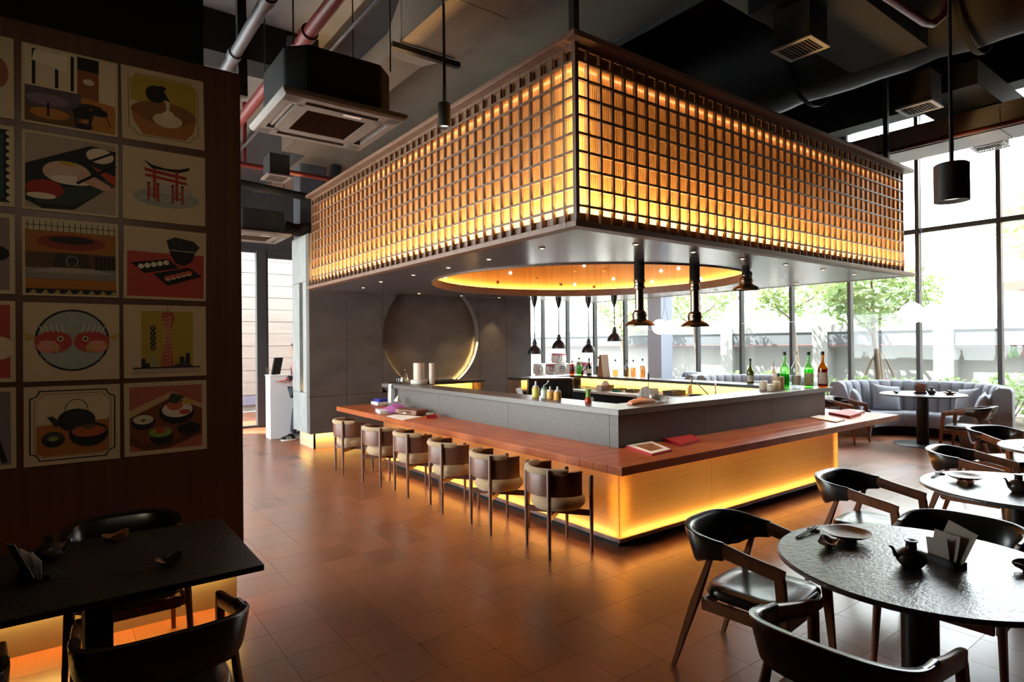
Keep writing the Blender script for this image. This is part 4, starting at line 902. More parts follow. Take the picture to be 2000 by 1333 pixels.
t = thing('tissue_box','white tissue box with a tissue sticking out on the back worktop','tissue box',(8.02,7.85,.90), rz=-.1); MB().box((-.15,-.075,0),(.15,.075,.09)).build('box', pm('tissue_print',(.52,.45,.36),.7), t, bevel=.004)
b = MB(); b.add([(-.09,-.02,.09),(.09,-.03,.09),(.07,.03,.09),(-.08,.03,.09),(-.05,-.01,.16),(.03,.0,.18),(.05,.02,.15),(-.03,.02,.165)],[(0,1,5,4),(1,2,6,5),(2,3,7,6),(3,0,4,7),(4,5,6,7)]); b.build('tissue', M['white'], t)
def lump(loc, sx_, sy_, sz_, m, name, lab, cat, seed):
    random.seed(seed); b = MB(); b.sphere((0,0,0),1,14); b.v = [(x*sx_*(.85+.3*random.random()), y*sy_*(.85+.3*random.random()), max(0,z+.15)*sz_*(.8+.4*random.random())) for x,y,z in b.v]
    o = b.build(name, m, None, smooth=60); o.location = loc; tag(o, lab, cat)
gc = pm('green_cloth',(.02,.15,.08),.9); blk = M['ceramic_dark']
lump((7.86,7.40,.90),.10,.08,.03,gc,'dishcloth','flat dark green dishcloth left of the tissue box','cloth',1)
lump((7.86,6.75,.90),.09,.07,.07,gc,'dishcloth','crumpled green dishcloth beside the tongs','cloth',2)
lump((7.72,5.42,.90),.14,.10,.05,pm('teal_cloth',(.10,.20,.17),.9),'dishcloth','grey-green towel lying near the grill pan','cloth',3)
for x, y, z, w, d, h, lab in ((8.1,7.25,.90,.22,.16,.04,'low black tray left of the tongs'),(8.1,6.35,.90,.34,.2,.07,'black grill box on the right worktop'),(8.0,5.0,.90,.26,.2,.085,'square grey wooden box near the canister'),(7.95,4.72,.90,.22,.2,.05,'flat black tray next to the cream jars'),(8.15,7.62,.90,.24,.14,.03,'wooden tray in front of the backsplash')):
    o = thing('tray', lab, 'tray', (x,y,z)); MB().box((-w/2,-d/2,0),(w/2,d/2,h*.8)).build('base', M['ceramic_dark'] if 'grey' not in lab else pm('grey_wood',(.16,.13,.10),.6), o, bevel=.004)
    MB().rings([[(-a,-c_,q),(a,-c_,q),(a,c_,q),(-a,c_,q)] for a, c_, q in ((w/2+.004,d/2+.004,h*.7),(w/2+.004,d/2+.004,h),(w/2-.012,d/2-.012,h),(w/2-.012,d/2-.012,h*.7))], loop=True, cap=False).build('rim', M['black'], o)
t = thing('sauce_bottle','orange sauce bottle in front of the lit backsplash','bottle',(8.25,6.15,.90)); MB().lathe([(0,0),(.034,.002),(.036,.03),(.036,.10),(.022,.14),(.02,.16),(0,.165)], n=18).build('body', pm('orange_sauce2',(.74,.36,.07),.3), t, smooth=40)
t = thing('skillet','shallow steel pan with raised handle near the faucet','pan',(7.55,5.02,.90)); MB().lathe([(0,0),(.15,.002),(.165,.05),(.172,.055),(.165,.056),(.148,.01),(0,.008)], n=36).build('pan', M['steel'], t, smooth=40)
MB().beam((-.14,.10,.04),(-.30,.26,.28),.035,.014).build('handle', M['ceramic_dark'], t, bevel=.004)
t = thing('saucepan','dark saucepan on the right worktop left of the skillet','pan',(7.85,5.75,.90)); MB().lathe([(0,0),(.09,.002),(.11,.05),(.115,.055),(.10,.05),(.08,.01),(0,.008)], n=28).build('pan', M['black'], t, smooth=40)
def faucet(x, y, z, rz, lab, s=1):
    t = thing('faucet', lab, 'faucet', (x,y,z), rz); MB().lathe([(.025,0),(.025,.02),(.014,.025)], n=16).build('base', M['steel'], t, smooth=40)
    MB().tube([(0,0,0),(0,0,.15*s),(.01,0,.19*s),(.05,0,.21*s),(.10,0,.205*s),(.19*s,0,.165*s),(.205*s,0,.14*s),(.207*s,0,.10*s)], .011, 10).build('spout', M['steel'], t, smooth=True); MB().beam((0,0,.05),(-.05,0,.09),.01,.01).build('lever', M['steel'], t)
faucet(8.18,5.62,.90,pi+.6,'slim steel faucet in front of the right backsplash',1.25); faucet(4.92,5.02,.90,.9,'low steel faucet behind the squeeze bottles',1.1)
for x, y, h, m, lab in ((8.05,6.85,.36,'ceramic_dark','long dark tongs standing upright in the bar'),(8.12,6.02,.30,'bronze','thin pepper mill on a spike right of the grill box')):
    t = thing('utensil', lab, 'utensil', (x,y,.90)); MB().lathe([(.03,0),(.03,.012),(.007,.014),(.006,h*.62),(.014,h*.64),(.017,h*.8),(.010,h*.98),(0,h)], n=12).build('shaft', M[m], t, smooth=40)
t = thing('menu_board','tall wooden menu board standing open on the back shelf','menu board',(8.24,8.10,1.12), rz=-.1)
for s in (-1,1): MB().obox((0,.055*s,.21),(.16,.018,.425),Matrix.Rotation(.16*s,3,'X')).build('board', pm('menu_wood',(.33,.15,.06),.5) if s > 0 else pm('menu_pale',(.55,.42,.30),.6), t, bevel=.002)
t = thing('menu_board','dark wooden menu leaning inside the bar by the entrance gap','menu board',(5.05,6.55,.90), rz=.5); MB().obox((0,0,.13),(.17,.02,.27),Matrix.Rotation(-.3,3,'X')).build('board', M['chair_wood'], t, bevel=.002)

# papers, menus and bags on the wooden ledge
ZS = .735
def flat(name, pts, h, m, lab, cat, z=ZS, extra=None, page=True):
    cx_ = sum(p[0] for p in pts)/len(pts); cy_ = sum(p[1] for p in pts)/len(pts)
    t = thing(name, lab, cat, (cx_,cy_,z)); loc = [(x-cx_,y-cy_) for x,y in pts]
    cv = MB().prism(loc,0,h).build('cover' if name == 'menu' else 'sheet', m, t, bevel=.001 if h > .004 else 0)
    if name == 'menu' and page:
        q = [(x*.94,y*.94) for x,y in loc]; MB().prism(q,h+.0002,h+.0012).build('page', M['white'], cv)
        if extra: MB().prism([(x*.62+.0,y*.62) for x,y in loc],h+.0014,h+.002).build('photo', extra, cv)
    return t
redm = pm('red_menu_cloth',(.38,.012,.018),.6); darkph = pm('menu_photo',(.10,.04,.02),.4,var=((30,30,30),(.5,.2,.1)))
flat('menu',[(4.29,3.62),(4.63,3.66),(4.86,4.10),(4.46,4.10)],.022,redm,'open red menu with food photo at the near corner of the ledge','menu',extra=darkph)
flat('menu',[(4.90,3.76),(5.30,3.82),(5.52,4.10),(5.04,4.10)],.03,redm,'closed red menu lying beside the open one at the near corner','menu',page=False)
flat('menu',[(7.80,3.62),(8.12,3.65),(8.36,4.10),(8.05,4.09)],.012,pm('buff_card',(.55,.40,.28),.7),'buff paper menu at the right part of the front ledge','menu')
flat('menu',[(8.36,3.70),(8.86,3.77),(9.18,4.10),(8.60,4.09)],.035,redm,'thick red menu folder near the right tip of the ledge','menu',page=False)
flat('menu',[(8.86,3.82),(9.20,3.86),(9.25,4.10),(8.95,4.10)],.03,pm('grey_card',(.5,.48,.47),.6),'pale menu stack at the right tip of the ledge','menu', z=.735)
flat('paper',[(3.74,7.50),(4.12,7.66),(4.10,8.30),(3.76,8.06)],.004,M['white'],'large white sheet of paper on the left ledge','paper')
flat('paper',[(3.80,8.38),(4.05,8.30),(4.14,8.62),(3.88,8.72)],.05,pm('pale_bundle',(.62,.60,.55),.7),'bundle of pale booklets left of the purple cloth','booklets')
flat('book',[(4.06,7.42),(4.20,7.38),(4.30,7.56),(4.16,7.60)],.05,redm,'small red book lying against the stone upstand','book')
flat('book',[(4.06,7.46),(4.16,7.42),(4.26,7.56),(4.16,7.60)],.012,pm('teal_cover',(.22,.30,.26),.6),'teal notebook lying on top of the small red book','book',z=.785)
flat('box',[(4.32,9.62),(4.62,9.62),(4.62,9.9),(4.32,9.9)],.05,M['white'],'white carton at the far left end of the ledge','box')
flat('box',[(4.36,9.64),(4.62,9.64),(4.62,9.88),(4.36,9.88)],.045,pm('blue_box',(.03,.04,.30),.5),'blue carton on the white carton at the far left end','box',z=.785)
t = thing('handbag','brown leather bag lying on the left ledge','bag',(4.14,8.02,ZS), rz=.25); MB().box((-.13,-.24,0),(.12,.24,.085)).build('body', pm('brown_bag',(.16,.055,.02),.4), t, bevel=.02)
MB().tube([(-.13,-.12,.05),(-.18,-.06,.06),(-.18,.06,.06),(-.13,.12,.05)],.011,8).build('handle', pm('brown_bag',(.16,.055,.02),.4), t, smooth=True); MB().box((-.142,-.03,.03),(-.128,.03,.06)).build('buckle', M['steel'], t)
random.seed(11); b = MB(); nx_, ny_ = 12, 12
for i in range(nx_+1):
    for j in range(ny_+1):
        u, v = i/nx_-.5, j/ny_-.5; r = hypot(u,v)*2
        b.v.append((u*.46, v*.62, .004+max(0,.125*(1-r*.95))+.018*sin(u*19+v*7)*(1-r*.5)+.012*random.random()))
for i in range(nx_):
    for j in range(ny_): a = i*(ny_+1)+j; b.f.append((a,a+ny_+1,a+ny_+2,a+1)); b.mi.append(0)
o = b.build('scarf', pm('purple_cloth',(.28,.07,.25),.9), None, smooth=60); o.location = (4.10,8.46,ZS+.01); tag(o,'crumpled purple cloth on the left ledge beside the brown bag','cloth')
b = MB().add([(0,0,0),(.0,.13,.005),(.10,.05,-.02),(.03,.04,.10)],[(0,1,3),(1,2,3),(2,0,3),(0,2,1)]); o = b.build('napkin', M['white']); o.location = (4.20,8.62,.875); tag(o,'folded white napkin on top of the purple cloth','napkin')

# ---------------------------------------------------------------- table settings
def plate_set(x, y, z, rz, where, chop=True):
    t = thing('plate', 'round brown glazed plate with wavy rim on '+where, 'plate', (x,y,z), rz)
    b = MB(); rs = []
    for r, zz, wv in ((.045,0,0),(.05,.012,0),(.085,.024,.2),(.112,.040,1),(.114,.043,1),(.108,.042,1),(.08,.030,.3),(.03,.027,0),(.002,.027,0)):
        rs.append([(r*(1+.03*wv*sin(5*2*pi*q/40)+.015*wv*sin(3*2*pi*q/40+1))*cos(2*pi*q/40), r*(1+.03*wv*sin(5*2*pi*q/40)+.015*wv*sin(3*2*pi*q/40+1))*sin(2*pi*q/40), zz) for q in range(40)])
    b.rings(rs); b.build('dish', M['ceramic_brown'], t, smooth=50)
    return t
def leaf_dish(x, y, z, rz, lab):
    t = thing('sauce_dish', lab, 'dish', (x,y,z), rz); b = MB(); rs = []
    for r, zz in ((.016,0),(.018,.006),(.040,.022),(.048,.036),(.046,.036),(.034,.02),(.004,.012)):
        rs.append([(r*1.35*(1+.10*(r > .03)*sin(5*2*pi*q/30))*cos(2*pi*q/30), r*(1+.12*(r > .03)*sin(4*2*pi*q/30))*sin(2*pi*q/30), zz+(.008*sin(3*2*pi*q/30) if r > .03 else 0)) for q in range(30)])
    b.rings(rs); b.build('dish', M['ceramic_brown'] if 'brown' in lab else M['ceramic_dark'], t, smooth=50)
def chopsticks(x, y, z, rz, where):
    t = thing('chopstick_rest', 'small dark chopstick rest on '+where, 'rest', (x+.075*cos(rz),y+.075*sin(rz),z), rz); MB().box((-.012,-.03,0),(.012,.03,.012)).build('rest', M['ceramic_dark'], t, bevel=.003)
    for s in (-1,1):
        t = thing('chopstick', ('left' if s < 0 else 'right')+' black chopstick on its rest on '+where, 'chopstick', (x-.0*sin(rz),y,z), rz, group='chopsticks')
        MB().tube([(-.115,.006*s,.004),(.115,.006*s+.001*s,.0165)],[.0042,.003],6).build('stick', M['black'], t, smooth=True)
def soy_pot(x, y, z, rz, lab):
    t = thing('soy_pot', lab, 'pot', (x,y,z), rz); MB().lathe([(0,0),(.034,0),(.040,.004),(.058,.026),(.063,.044),(.057,.063),(.038,.079),(.023,.085),(.021,.110),(.028,.117),(.028,.121),(.018,.121),(0,.114)], n=32).build('body', M['ceramic_dark'], t, smooth=50)
    MB().tube([(.050,0,.045),(.072,0,.058),(.080,0,.078),(.088,0,.092),(.098,0,.095)],[.013,.010,.007,.006,.005],10).build('spout', M['ceramic_dark'], t, smooth=True)
def card_holder(x, y, z, rz, lab, photo=False, plain=False):
    t = thing('card_holder', lab, 'menu stand', (x,y,z), rz)
    MB().box((-.085,-.035,0),(.085,.035,.012)).box((-.085,-.035,.012),(.085,-.02,.028)).box((-.085,.02,.012),(.085,.035,.028)).build('base', M['black'], t)
    for k, (w, h, tl) in enumerate(((.15,.17,-.36),(.13,.125,-.22),(.11,.095,-.05))):
        R = Matrix.Rotation(tl,3,'X') @ Matrix.Rotation(.18*(1-k),3,'Y')
        o = MB().obox((0,0,h/2),(w,.003,h)).xf((Matrix.Translation((.008-.01*k,.010-.010*k,.012)) @ R.to_4x4())).build('card', M['white'] if not photo and not plain else pm('beige_card2',(.40,.33,.26),.7) if plain else pm('card_photo',(.10,.045,.03),.35,var=((22,22,22),(.42,.16,.08))), t)
        if not photo and not plain:
            MB().lathe([(0,0),(w*.22,0),(w*.22,.0005),(0,.0005)],n=20).xf(Matrix.Translation((.008-.01*k,.010-.010*k,.012)) @ R.to_4x4() @ Matrix.Translation((w*.12,-.0018,h*.5)) @ Matrix.Rotation(pi/2,4,'X')).build('print', pm('card_print',(.52,.26,.14),.5), t)
W1 = 'the nearest round table'
plate_set(3.23,1.45,.75,.3,W1); leaf_dish(3.045,1.455,.75,.5,'small brown leaf-shaped sauce dish on '+W1); chopsticks(3.17,1.625,.75,.05,W1)
soy_pot(3.07,1.10,.75,2.5,'round dark soy pot with spout on '+W1); card_holder(3.24,1.03,.75,-2.0,'black card holder with three blank cards on '+W1, plain=True)
leaf_dish(3.40,.76,.75,2.2,'dark leaf-shaped dish cut by the right edge on '+W1)
W2 = 'the middle round table'
plate_set(5.22,1.52,.75,.4,W2); leaf_dish(5.08,1.47,.75,.5,'small brown leaf-shaped sauce dish on '+W2); chopsticks(5.27,1.71,.75,.05,W2); soy_pot(5.11,1.19,.75,2.5,'round dark soy pot with spout on '+W2); card_holder(5.30,1.04,.75,-2.0,'black card holder beside the soy pot on '+W2, plain=True)
chopsticks(7.16,1.58,.75,.5,'the farthest round table of the row')
W3 = 'the booth table'
card_holder(11.56,3.98,.86,-.9,'menu stand with dark food photos on '+W3, True); soy_pot(11.58,3.82,.86,2.5,'small dark soy pot on '+W3); leaf_dish(11.38,4.27,.86,.2,'dark dish at the left side of '+W3); plate_set(11.70,3.60,.86,.2,W3); leaf_dish(11.70,3.60,.891,.2,'dark dish resting on the plate of '+W3)
W4 = 'the dark rectangular table'
card_holder(-.11,3.42,.75,1.9,'card holder with three printed cards on '+W4); soy_pot(-.05,3.68,.75,-.6,'dark soy pot with brown rim behind the cards on '+W4)
leaf_dish(.40,3.24,.75,.5,'glazed leaf-shaped dish near the front edge of '+W4); leaf_dish(.225,3.83,.75,.4,'brown leaf-shaped dish near the wall side of '+W4)
t = thing('spotlamp_bulb','small glowing floor lamp behind the farthest round table','lamp',(9.35,2.2,0)); MB().lathe([(.05,0),(.05,.02),(.015,.03),(.015,.2),(.045,.22),(.05,.27),(0,.29)],n=18).build('body', M['black'], t, smooth=40); MB().sphere((0,0,.32),.04,12).build('bulb', M['led'], t, smooth=True)
# ---------------------------------------------------------------- illustrated posters: thin sheets with flat printed shapes
PC = {}
def ink(h):
    if h not in PC: PC[h] = mat('ink_'+h, srgb(h), .75)
    return PC[h]
class Art:
    def __init__(s): s.b = MB(); s.ms = []; s.k = 0
    def _m(s, h):
        m = ink(h)
        if m not in s.ms: s.ms.append(m)
        s.b.m = s.ms.index(m); s.k += 1
    def poly(s, h, *p):
        s._m(h); s.b.poly([(x, -.0026-.00006*s.k, y) for x,y in p]); return s
    def rect(s, h, x0, y0, x1, y1): return s.poly(h,(x0,y0),(x1,y0),(x1,y1),(x0,y1))
    def ell(s, h, cx_, cy_, rx, ry, a0=0, a1=360, n=26):
        return s.poly(h, *[(cx_+rx*cos(radians(a0+(a1-a0)*k/n)), cy_+ry*sin(radians(a0+(a1-a0)*k/n))) for k in range(n+(0 if a1-a0 >= 360 else 1))])
    def line(s, h, w, *p):
        s._m(h)
        for (x0,y0),(x1,y1) in zip(p,p[1:]):
            L = hypot(x1-x0,y1-y0) or 1; nx_, ny_ = -(y1-y0)/L*w/2, (x1-x0)/L*w/2; y = -.0026-.00006*s.k
            s.b.poly([(x0+nx_,y,y0+ny_),(x1+nx_,y,y1+ny_),(x1-nx_,y,y1-ny_),(x0-nx_,y,y0-ny_)])
        return s
    def arc(s, h, w, cx_, cy_, rx, ry, a0=0, a1=360, n=24): return s.line(h, w, *[(cx_+rx*cos(radians(a0+(a1-a0)*k/n)), cy_+ry*sin(radians(a0+(a1-a0)*k/n))) for k in range(n+1)])
    def frame(s, h, w, x0, y0, x1, y1, r):   # frame with notched corners
        p = []
        for cx_, cy_, a0 in ((x1,y1,270),(x0,y1,0),(x0,y0,90),(x1,y0,180)):
            for k in range(7): a = radians(a0-90*k/6); p.append((cx_+r*cos(a),cy_+r*sin(a)))
        return s.line(h, w, *(p+[p[0]]))
    def text(s, h, txt, x, y, size):
        cu = bpy.data.curves.new('t','FONT'); cu.body = txt; cu.size = size; cu.align_x = 'CENTER'; cu.align_y = 'CENTER'; cu.fill_mode = 'FRONT'
        o = bpy.data.objects.new('t', cu); C.objects.link(o); me = bpy.data.meshes.new_from_object(o.evaluated_get(bpy.context.evaluated_depsgraph_get()))
        s._m(h); k = -.0026-.00006*s.k
        s.b.add([(x+v.co.x, k, y+v.co.y) for v in me.vertices], [tuple(p.vertices) for p in me.polygons])
        bpy.data.objects.remove(o); bpy.data.curves.remove(cu); bpy.data.meshes.remove(me); return s
def poster(x, z, w, h, lab, draw, tilt=0):
    t = thing('poster', lab, 'poster', (x,4.386,z)); t.rotation_euler = (0,tilt,0)
    MB().box((0,-.0024,0),(w,.001,h)).build('sheet', M['paper'], t)
    a = Art(); draw(a); a.b.v = [(vx*w, vy, vz*h) for vx,vy,vz in a.b.v]
    me = a.b.mesh('print', a.ms); link('print', me, t)
K, CRM, PCH, RED, ORG, YEL, GRY, NAVY = '15120f','d9c9a3','c9a06a','b0473a','b3722c','b5a038','8f9a90','1f2430'
def p_interior(a):
    a.rect(CRM,.03,.03,.97,.97)
    for x in (.10,.33,.49): a.rect(K,x,.50,x+.035,.95)
    a.poly('e6dcc0',(.10,.80),(.45,.72),(.45,.95),(.12,.93)).rect('8a5226',.56,.42,.79,.80).poly(K,(.56,.80),(.79,.80),(.79,.97),(.56,.97)).ell(CRM,.68,.66,.06,.04)
    a.rect('5b4a55',.03,.22,.60,.48).poly('b5772f',(.60,.45),(.97,.40),(.97,.03),(.60,.03)).rect('6b4a2a',.03,.03,.60,.22).ell('b5772f',.28,.16,.20,.07).ell('7d6a70',.26,.33,.22,.075).rect(K,.25,.12,.275,.30)
    a.ell(K,.62,.24,.11,.08).rect(K,.53,.10,.56,.24).rect(K,.68,.10,.71,.24).ell(K,.80,.28,.09,.05).line(K,.012,(.74,.28),(.70,.10)).line(K,.012,(.86,.28),(.92,.12)).ell(K,.63,.07,.10,.04).ell('2a1d15',.70,.34,.13,.03)
def p_sake(a):
    a.frame('8d7a3a',.012,.08,.08,.92,.92,.09).poly('b39a34',(.10,.55),(.90,.45),(.90,.86),(.82,.90),(.18,.90),(.10,.82)).ell('8a5a2c',.5,.42,.40,.17).poly('a96f3c',(.10,.42),(.14,.26),(.24,.10),(.76,.10),(.86,.22),(.90,.40),(.7,.27),(.5,.24),(.3,.30))
    a.ell(K,.40,.68,.12,.12).poly(K,(.42,.78),(.50,.74),(.58,.60),(.52,.62)).ell(K,.48,.78,.05,.03).poly('d8c8a0',(.52,.62),(.57,.60),(.56,.42),(.53,.40)).ell('d8c8a0',.54,.34,.18,.10).ell('e2d4b0',.55,.42,.07,.06)
def p_sushi(a):
    a.rect('a99a86',.03,.03,.97,.97).poly('1c2322',(.03,.58),(.70,.92),(.97,.88),(.97,.45),(.52,.05),(.20,.03),(.03,.12)).poly('33403a',(.03,.22),(.55,.36),(.97,.55),(.97,.42),(.50,.10),(.16,.10))
    a.ell('e3d3b8',.80,.80,.15,.10).ell('d5b49a',.45,.52,.25,.15).ell('e7dcc6',.50,.43,.22,.06).poly('d2a58c',(.58,.60),(.90,.42),(.95,.36),(.84,.34),(.55,.45)).poly('b5482d',(.70,.66),(.97,.55),(.97,.42),(.86,.50)).ell('c8a23a',.46,.64,.09,.03)
    a.ell('a02c22',.225,.28,.19,.12).ell('e3d3b8',.19,.19,.15,.04).rect('a99a86',-.0+.03,.03,.03,.04).line(K,.035,(.55,.40),(.97,.70)).line(K,.03,(.60,.66),(.97,.88))
def p_torii(a):
    a.ell('9da396',.52,.34,.40,.13).ell('b3b5a6',.55,.46,.30,.06)
    for k in range(4): a.arc('c9c8b6',.010,.25+.16*k,.27+.04*(k%2),.10,.05,20,160,10)
    a.poly('a5362b',(.24,.74),(.76,.68),(.76,.63),(.26,.69)).poly(K,(.22,.86),(.34,.79),(.50,.76),(.66,.77),(.80,.82),(.80,.78),(.66,.72),(.34,.74)).poly('a5362b',(.26,.66),(.77,.60),(.77,.56),(.26,.62))
    for x in (.37,.64): a.rect('a5362b',x-.018,.32,x+.018,.74)
    for x in (.30,.41,.59,.71): a.rect('a5362b',x-.014,.28,x+.014,.52).ell(K,x,.53,.022,.012).rect('a5362b',x-.014,.28,x+.014,.30)
    a.rect('a5362b',.29,.44,.43,.46).rect('a5362b',.58,.42,.72,.44).rect('a5362b',.29,.36,.43,.38).rect('a5362b',.58,.34,.72,.36)
def p_dome(a):
    a.rect('9a6b2a',.03,.03,.97,.97).rect('c9c29a',.03,.84,.97,.97)
    for k in range(16): a.rect(K,.05+.06*k,.84,.058+.06*k,.96)
    a.rect(K,.03,.90,.97,.907).ell('a5622c',.5,.70,.44,.14).ell('8a3a2a',.5,.70,.36,.10).ell('2a2420',.5,.73,.24,.05).rect('5b4430',.03,.34,.97,.56).poly('3a2f2c',(.30,.36),(.70,.36),(.66,.56),(.34,.56)).arc('b0a890',.008,.5,.46,.06,.07).rect('6b3a22',.42,.36,.58,.40)
    for k in range(5): a.rect('1f1c1c',.74+.045*k,.36,.775+.045*k,.54)
    a.poly('8a8378',(.03,.36),(.97,.36),(.97,.22),(.03,.22)).poly('a79f90',(.30,.37),(.70,.37),(.97,.30),(.03,.30)).rect('b06f22',.03,.10,.97,.21).rect(NAVY,.03,.03,.97,.09)
    for k in range(8): a.poly('b3a05a',(.06+.12*k,.03),(.11+.12*k,.085),(.14+.12*k,.03))
def p_plates(a):
    a.rect('b04536',.04,.04,.97,.66).rect('c9b78f',.04,.66,.97,.96)
    a.poly(K,(.08,.50),(.52,.58),(.66,.46),(.24,.36)).poly(K,(.34,.36),(.78,.48),(.95,.36),(.52,.20))
    for k in range(5): a.ell('e6dcc4',.20+.075*k,.455+.018*k,.035,.035)
    for k in range(5): a.ell('c8623f',.52+.065*k,.31+.022*k,.045,.035).ell('ead9bd',.52+.065*k,.285+.022*k,.03,.012)
    a.poly('232826',(.50,.84),(.60,.90),(.72,.88),(.84,.86),(.92,.78),(.80,.62),(.56,.62)).poly(K,(.53,.70),(.86,.70),(.82,.56),(.72,.50),(.62,.52)).line('d9cba8',.008,(.54,.71),(.85,.70))
    for x in (.58,.66,.74): a.line('4a504c',.006,(x,.88),(x+.04,.72))
def p_fish(a):
    a.ell(K,.5,.52,.39,.40).ell('a3aa9c',.5,.52,.365,.375)
    for k in range(6):
        for j in range(4): a.arc('c3c6b4',.006,.22+.11*k,.22+.05*j+.02*(k%2),.05,.04,0,180,8)
    for s in (-1,1):
        f = lambda x: .5+s*(x-.5)
        a.ell('b5463c',.5+s*.20,.50,.19,.14).ell('b5463c',.5+s*.06+s*.02,.56,.05,.05).poly('c4a24a',(f(.86),.56),(f(.99),.62),(f(.97),.56),(f(.99),.52)).ell('d98a72',.5+s*.26,.44,.11,.08).ell('e8d9b8',.5+s*.13,.54,.032,.034).ell(K,.5+s*.13,.54,.018,.02).ell('c49a54',.5+s*.17,.42,.04,.05)
        for k in range(5): a.arc('e7c3aa',.006,.5+s*(.20+.035*k),.46,.03,.05,90,270 if s > 0 else -90,8).line('dcd6bc',.012,(f(.60+.05*k),.62),(f(.62+.055*k),.74-.01*k))
def p_tower(a):
    a.rect('b3983a',.20,.14,.83,.92)
    a.poly('a83a2c',(.46,.90),(.58,.90),(.60,.84),(.55,.62),(.60,.14),(.43,.14),(.50,.62),(.45,.84))
    for k in range(15): a.line('e0c8a0',.006,(.462+.004*(k%2),.16+.05*k),(.565-.004*(k%2),.18+.05*k)) if k < 14 else None
    for k in range(4): a.line('d8b890',.006,(.455+.045*k,.15),(.50+.012*k,.62),(.47+.033*k,.88))
    a.line('a83a2c',.008,(.52,.90),(.52,.98))
    for i, ch in enumerate('KYOTO'): a.ell(K,.34,.68-.068*i,.034,.033).text('e6dcc4',ch,.34,.68-.068*i,.045)
    for x, w, h in ((.20,.05,.12),(.25,.06,.06),(.66,.06,.14),(.73,.05,.10),(.74,.05,.19),(.30,.08,.16)): a.rect('22242a' if x != .30 else '9d9a70',x,.14,x+w,.14+h)
    a.ell('3a3c36',.70,.14,.12,.05,0,180).rect(K,.10,.125,.92,.142).rect('b8ad94',.10,.06,.92,.12)
def p_teapot(a):
    a.frame(K,.016,.06,.06,.94,.94,.09).frame('9a6a3a',.008,.10,.10,.90,.90,.08).poly('a8692c',(.12,.14),(.20,.11),(.80,.11),(.88,.14),(.88,.56),(.12,.50)).rect('d6c69c',.14,.54,.86,.84)
    a.ell('1f2321',.53,.55,.20,.15).poly('1f2321',(.36,.54),(.26,.64),(.22,.62),(.32,.46)).ell('d6c69c',.25,.63,.03,.02).ell('2c312e',.52,.64,.10,.03).ell('1f2321',.52,.68,.02,.02).arc(K,.010,.53,.68,.12,.14,0,180)
    a.ell('1b1c1b',.66,.36,.21,.16).ell('2b2c2a',.66,.42,.20,.09).ell('b4593a',.66,.40,.18,.075).ell('5b4a30',.66,.46,.07,.03).ell('1b1c1b',.29,.32,.12,.10).ell('39392f',.29,.36,.11,.05).ell('8f9a48',.29,.33,.05,.03)
def p_tray(a):
    a.rect('b0614e',.06,.06,.94,.94).poly('c9a676',(.06,.62),(.56,.86),(.94,.66),(.94,.56),(.58,.78),(.06,.50)).poly('7a4326',(.06,.52),(.56,.78),(.94,.60),(.94,.28),(.50,.08),(.20,.12),(.06,.28)).poly('5d311b',(.06,.28),(.06,.16),(.24,.06),(.50,.06),(.94,.24),(.94,.32),(.48,.12),(.22,.16))
    random.seed(3)
    for k in range(26): a.ell('d8b7a0',.08+.82*random.random(),.80+.13*random.random(),.006,.005)
    a.ell('1b1c1b',.62,.56,.22,.16).ell('e5d9bf',.63,.60,.19,.11).ell('c66a48',.60,.66,.10,.07).poly('33432f',(.50,.72),(.56,.84),(.72,.78),(.62,.68)).ell('c9b23c',.76,.70,.06,.04).ell('c0503a',.72,.56,.07,.035)
    a.ell('1b1c1b',.22,.46,.14,.11).ell('d9cfae',.22,.49,.12,.065).ell('5b6a3a',.22,.48,.03,.02).ell('1b1c1b',.44,.22,.14,.10).ell('8aa03c',.42,.30,.14,.07).ell('b9472f',.42,.33,.06,.05).poly('211d1b',(.62,.36),(.80,.42),(.92,.36),(.90,.28),(.74,.22),(.64,.28))
def p_edge(c1, kind):
    def f(a):
        a.rect(c1,.05,.05,.95,.95)
        if kind == 0: a.ell('9c5a3a',.82,.55,.13,.2)
        if kind == 1:
            a.rect('2c4a48',.10,.10,.90,.90)
            for k in range(10): a.ell(CRM,.95,.10+.09*k,.03,.03)
        if kind == 2: a.ell(K,.8,.5,.15,.1)
        if kind == 3: a.ell(CRM,.86,.42,.12,.14)
        if kind == 4: a.poly(K,(.70,.80),(.74,.80),(.92,.08),(.86,.08))
    return f
cols = (-.178, .303); rowz = (3.066, 2.570, 2.079, 1.585, 1.100); hs = (.455,.454,.45,.455,.455)
arts = ((p_interior,'poster of a dining room with tall window bars and dark chairs'),(p_sake,'poster of a dark flask pouring into a wooden tub'),(p_sushi,'poster of sushi and chopsticks on a black plate'),(p_torii,'poster of a red gate standing in grey water'),(p_dome,'poster of a bar under a round red ceiling dome'),(p_plates,'poster of two black plates and a bowl on red'),(p_fish,'poster of two red fish facing in a round dish'),(p_tower,'poster of a red lattice tower on yellow'),(p_teapot,'poster of a black teapot with two bowls in a frame'),(p_tray,'poster of a wooden tray with four bowls'))
for r in range(5):
    for c_ in range(2):
        d, lab = arts[r*2+c_]; poster(cols[c_], rowz[r], .458, hs[r], lab, d, (.006,-.012,.004,.002,-.004,.010,.003,-.002,.004,-.003)[r*2+c_])
    poster(-.665, rowz[r]+.003, .455, hs[r], 'poster cut by the left picture edge, %s from the top of its column' % ('first','second','third','fourth','fifth')[r], p_edge(('c9bb96','18181a','8a7a72','b0473a','7d7478')[r], r))
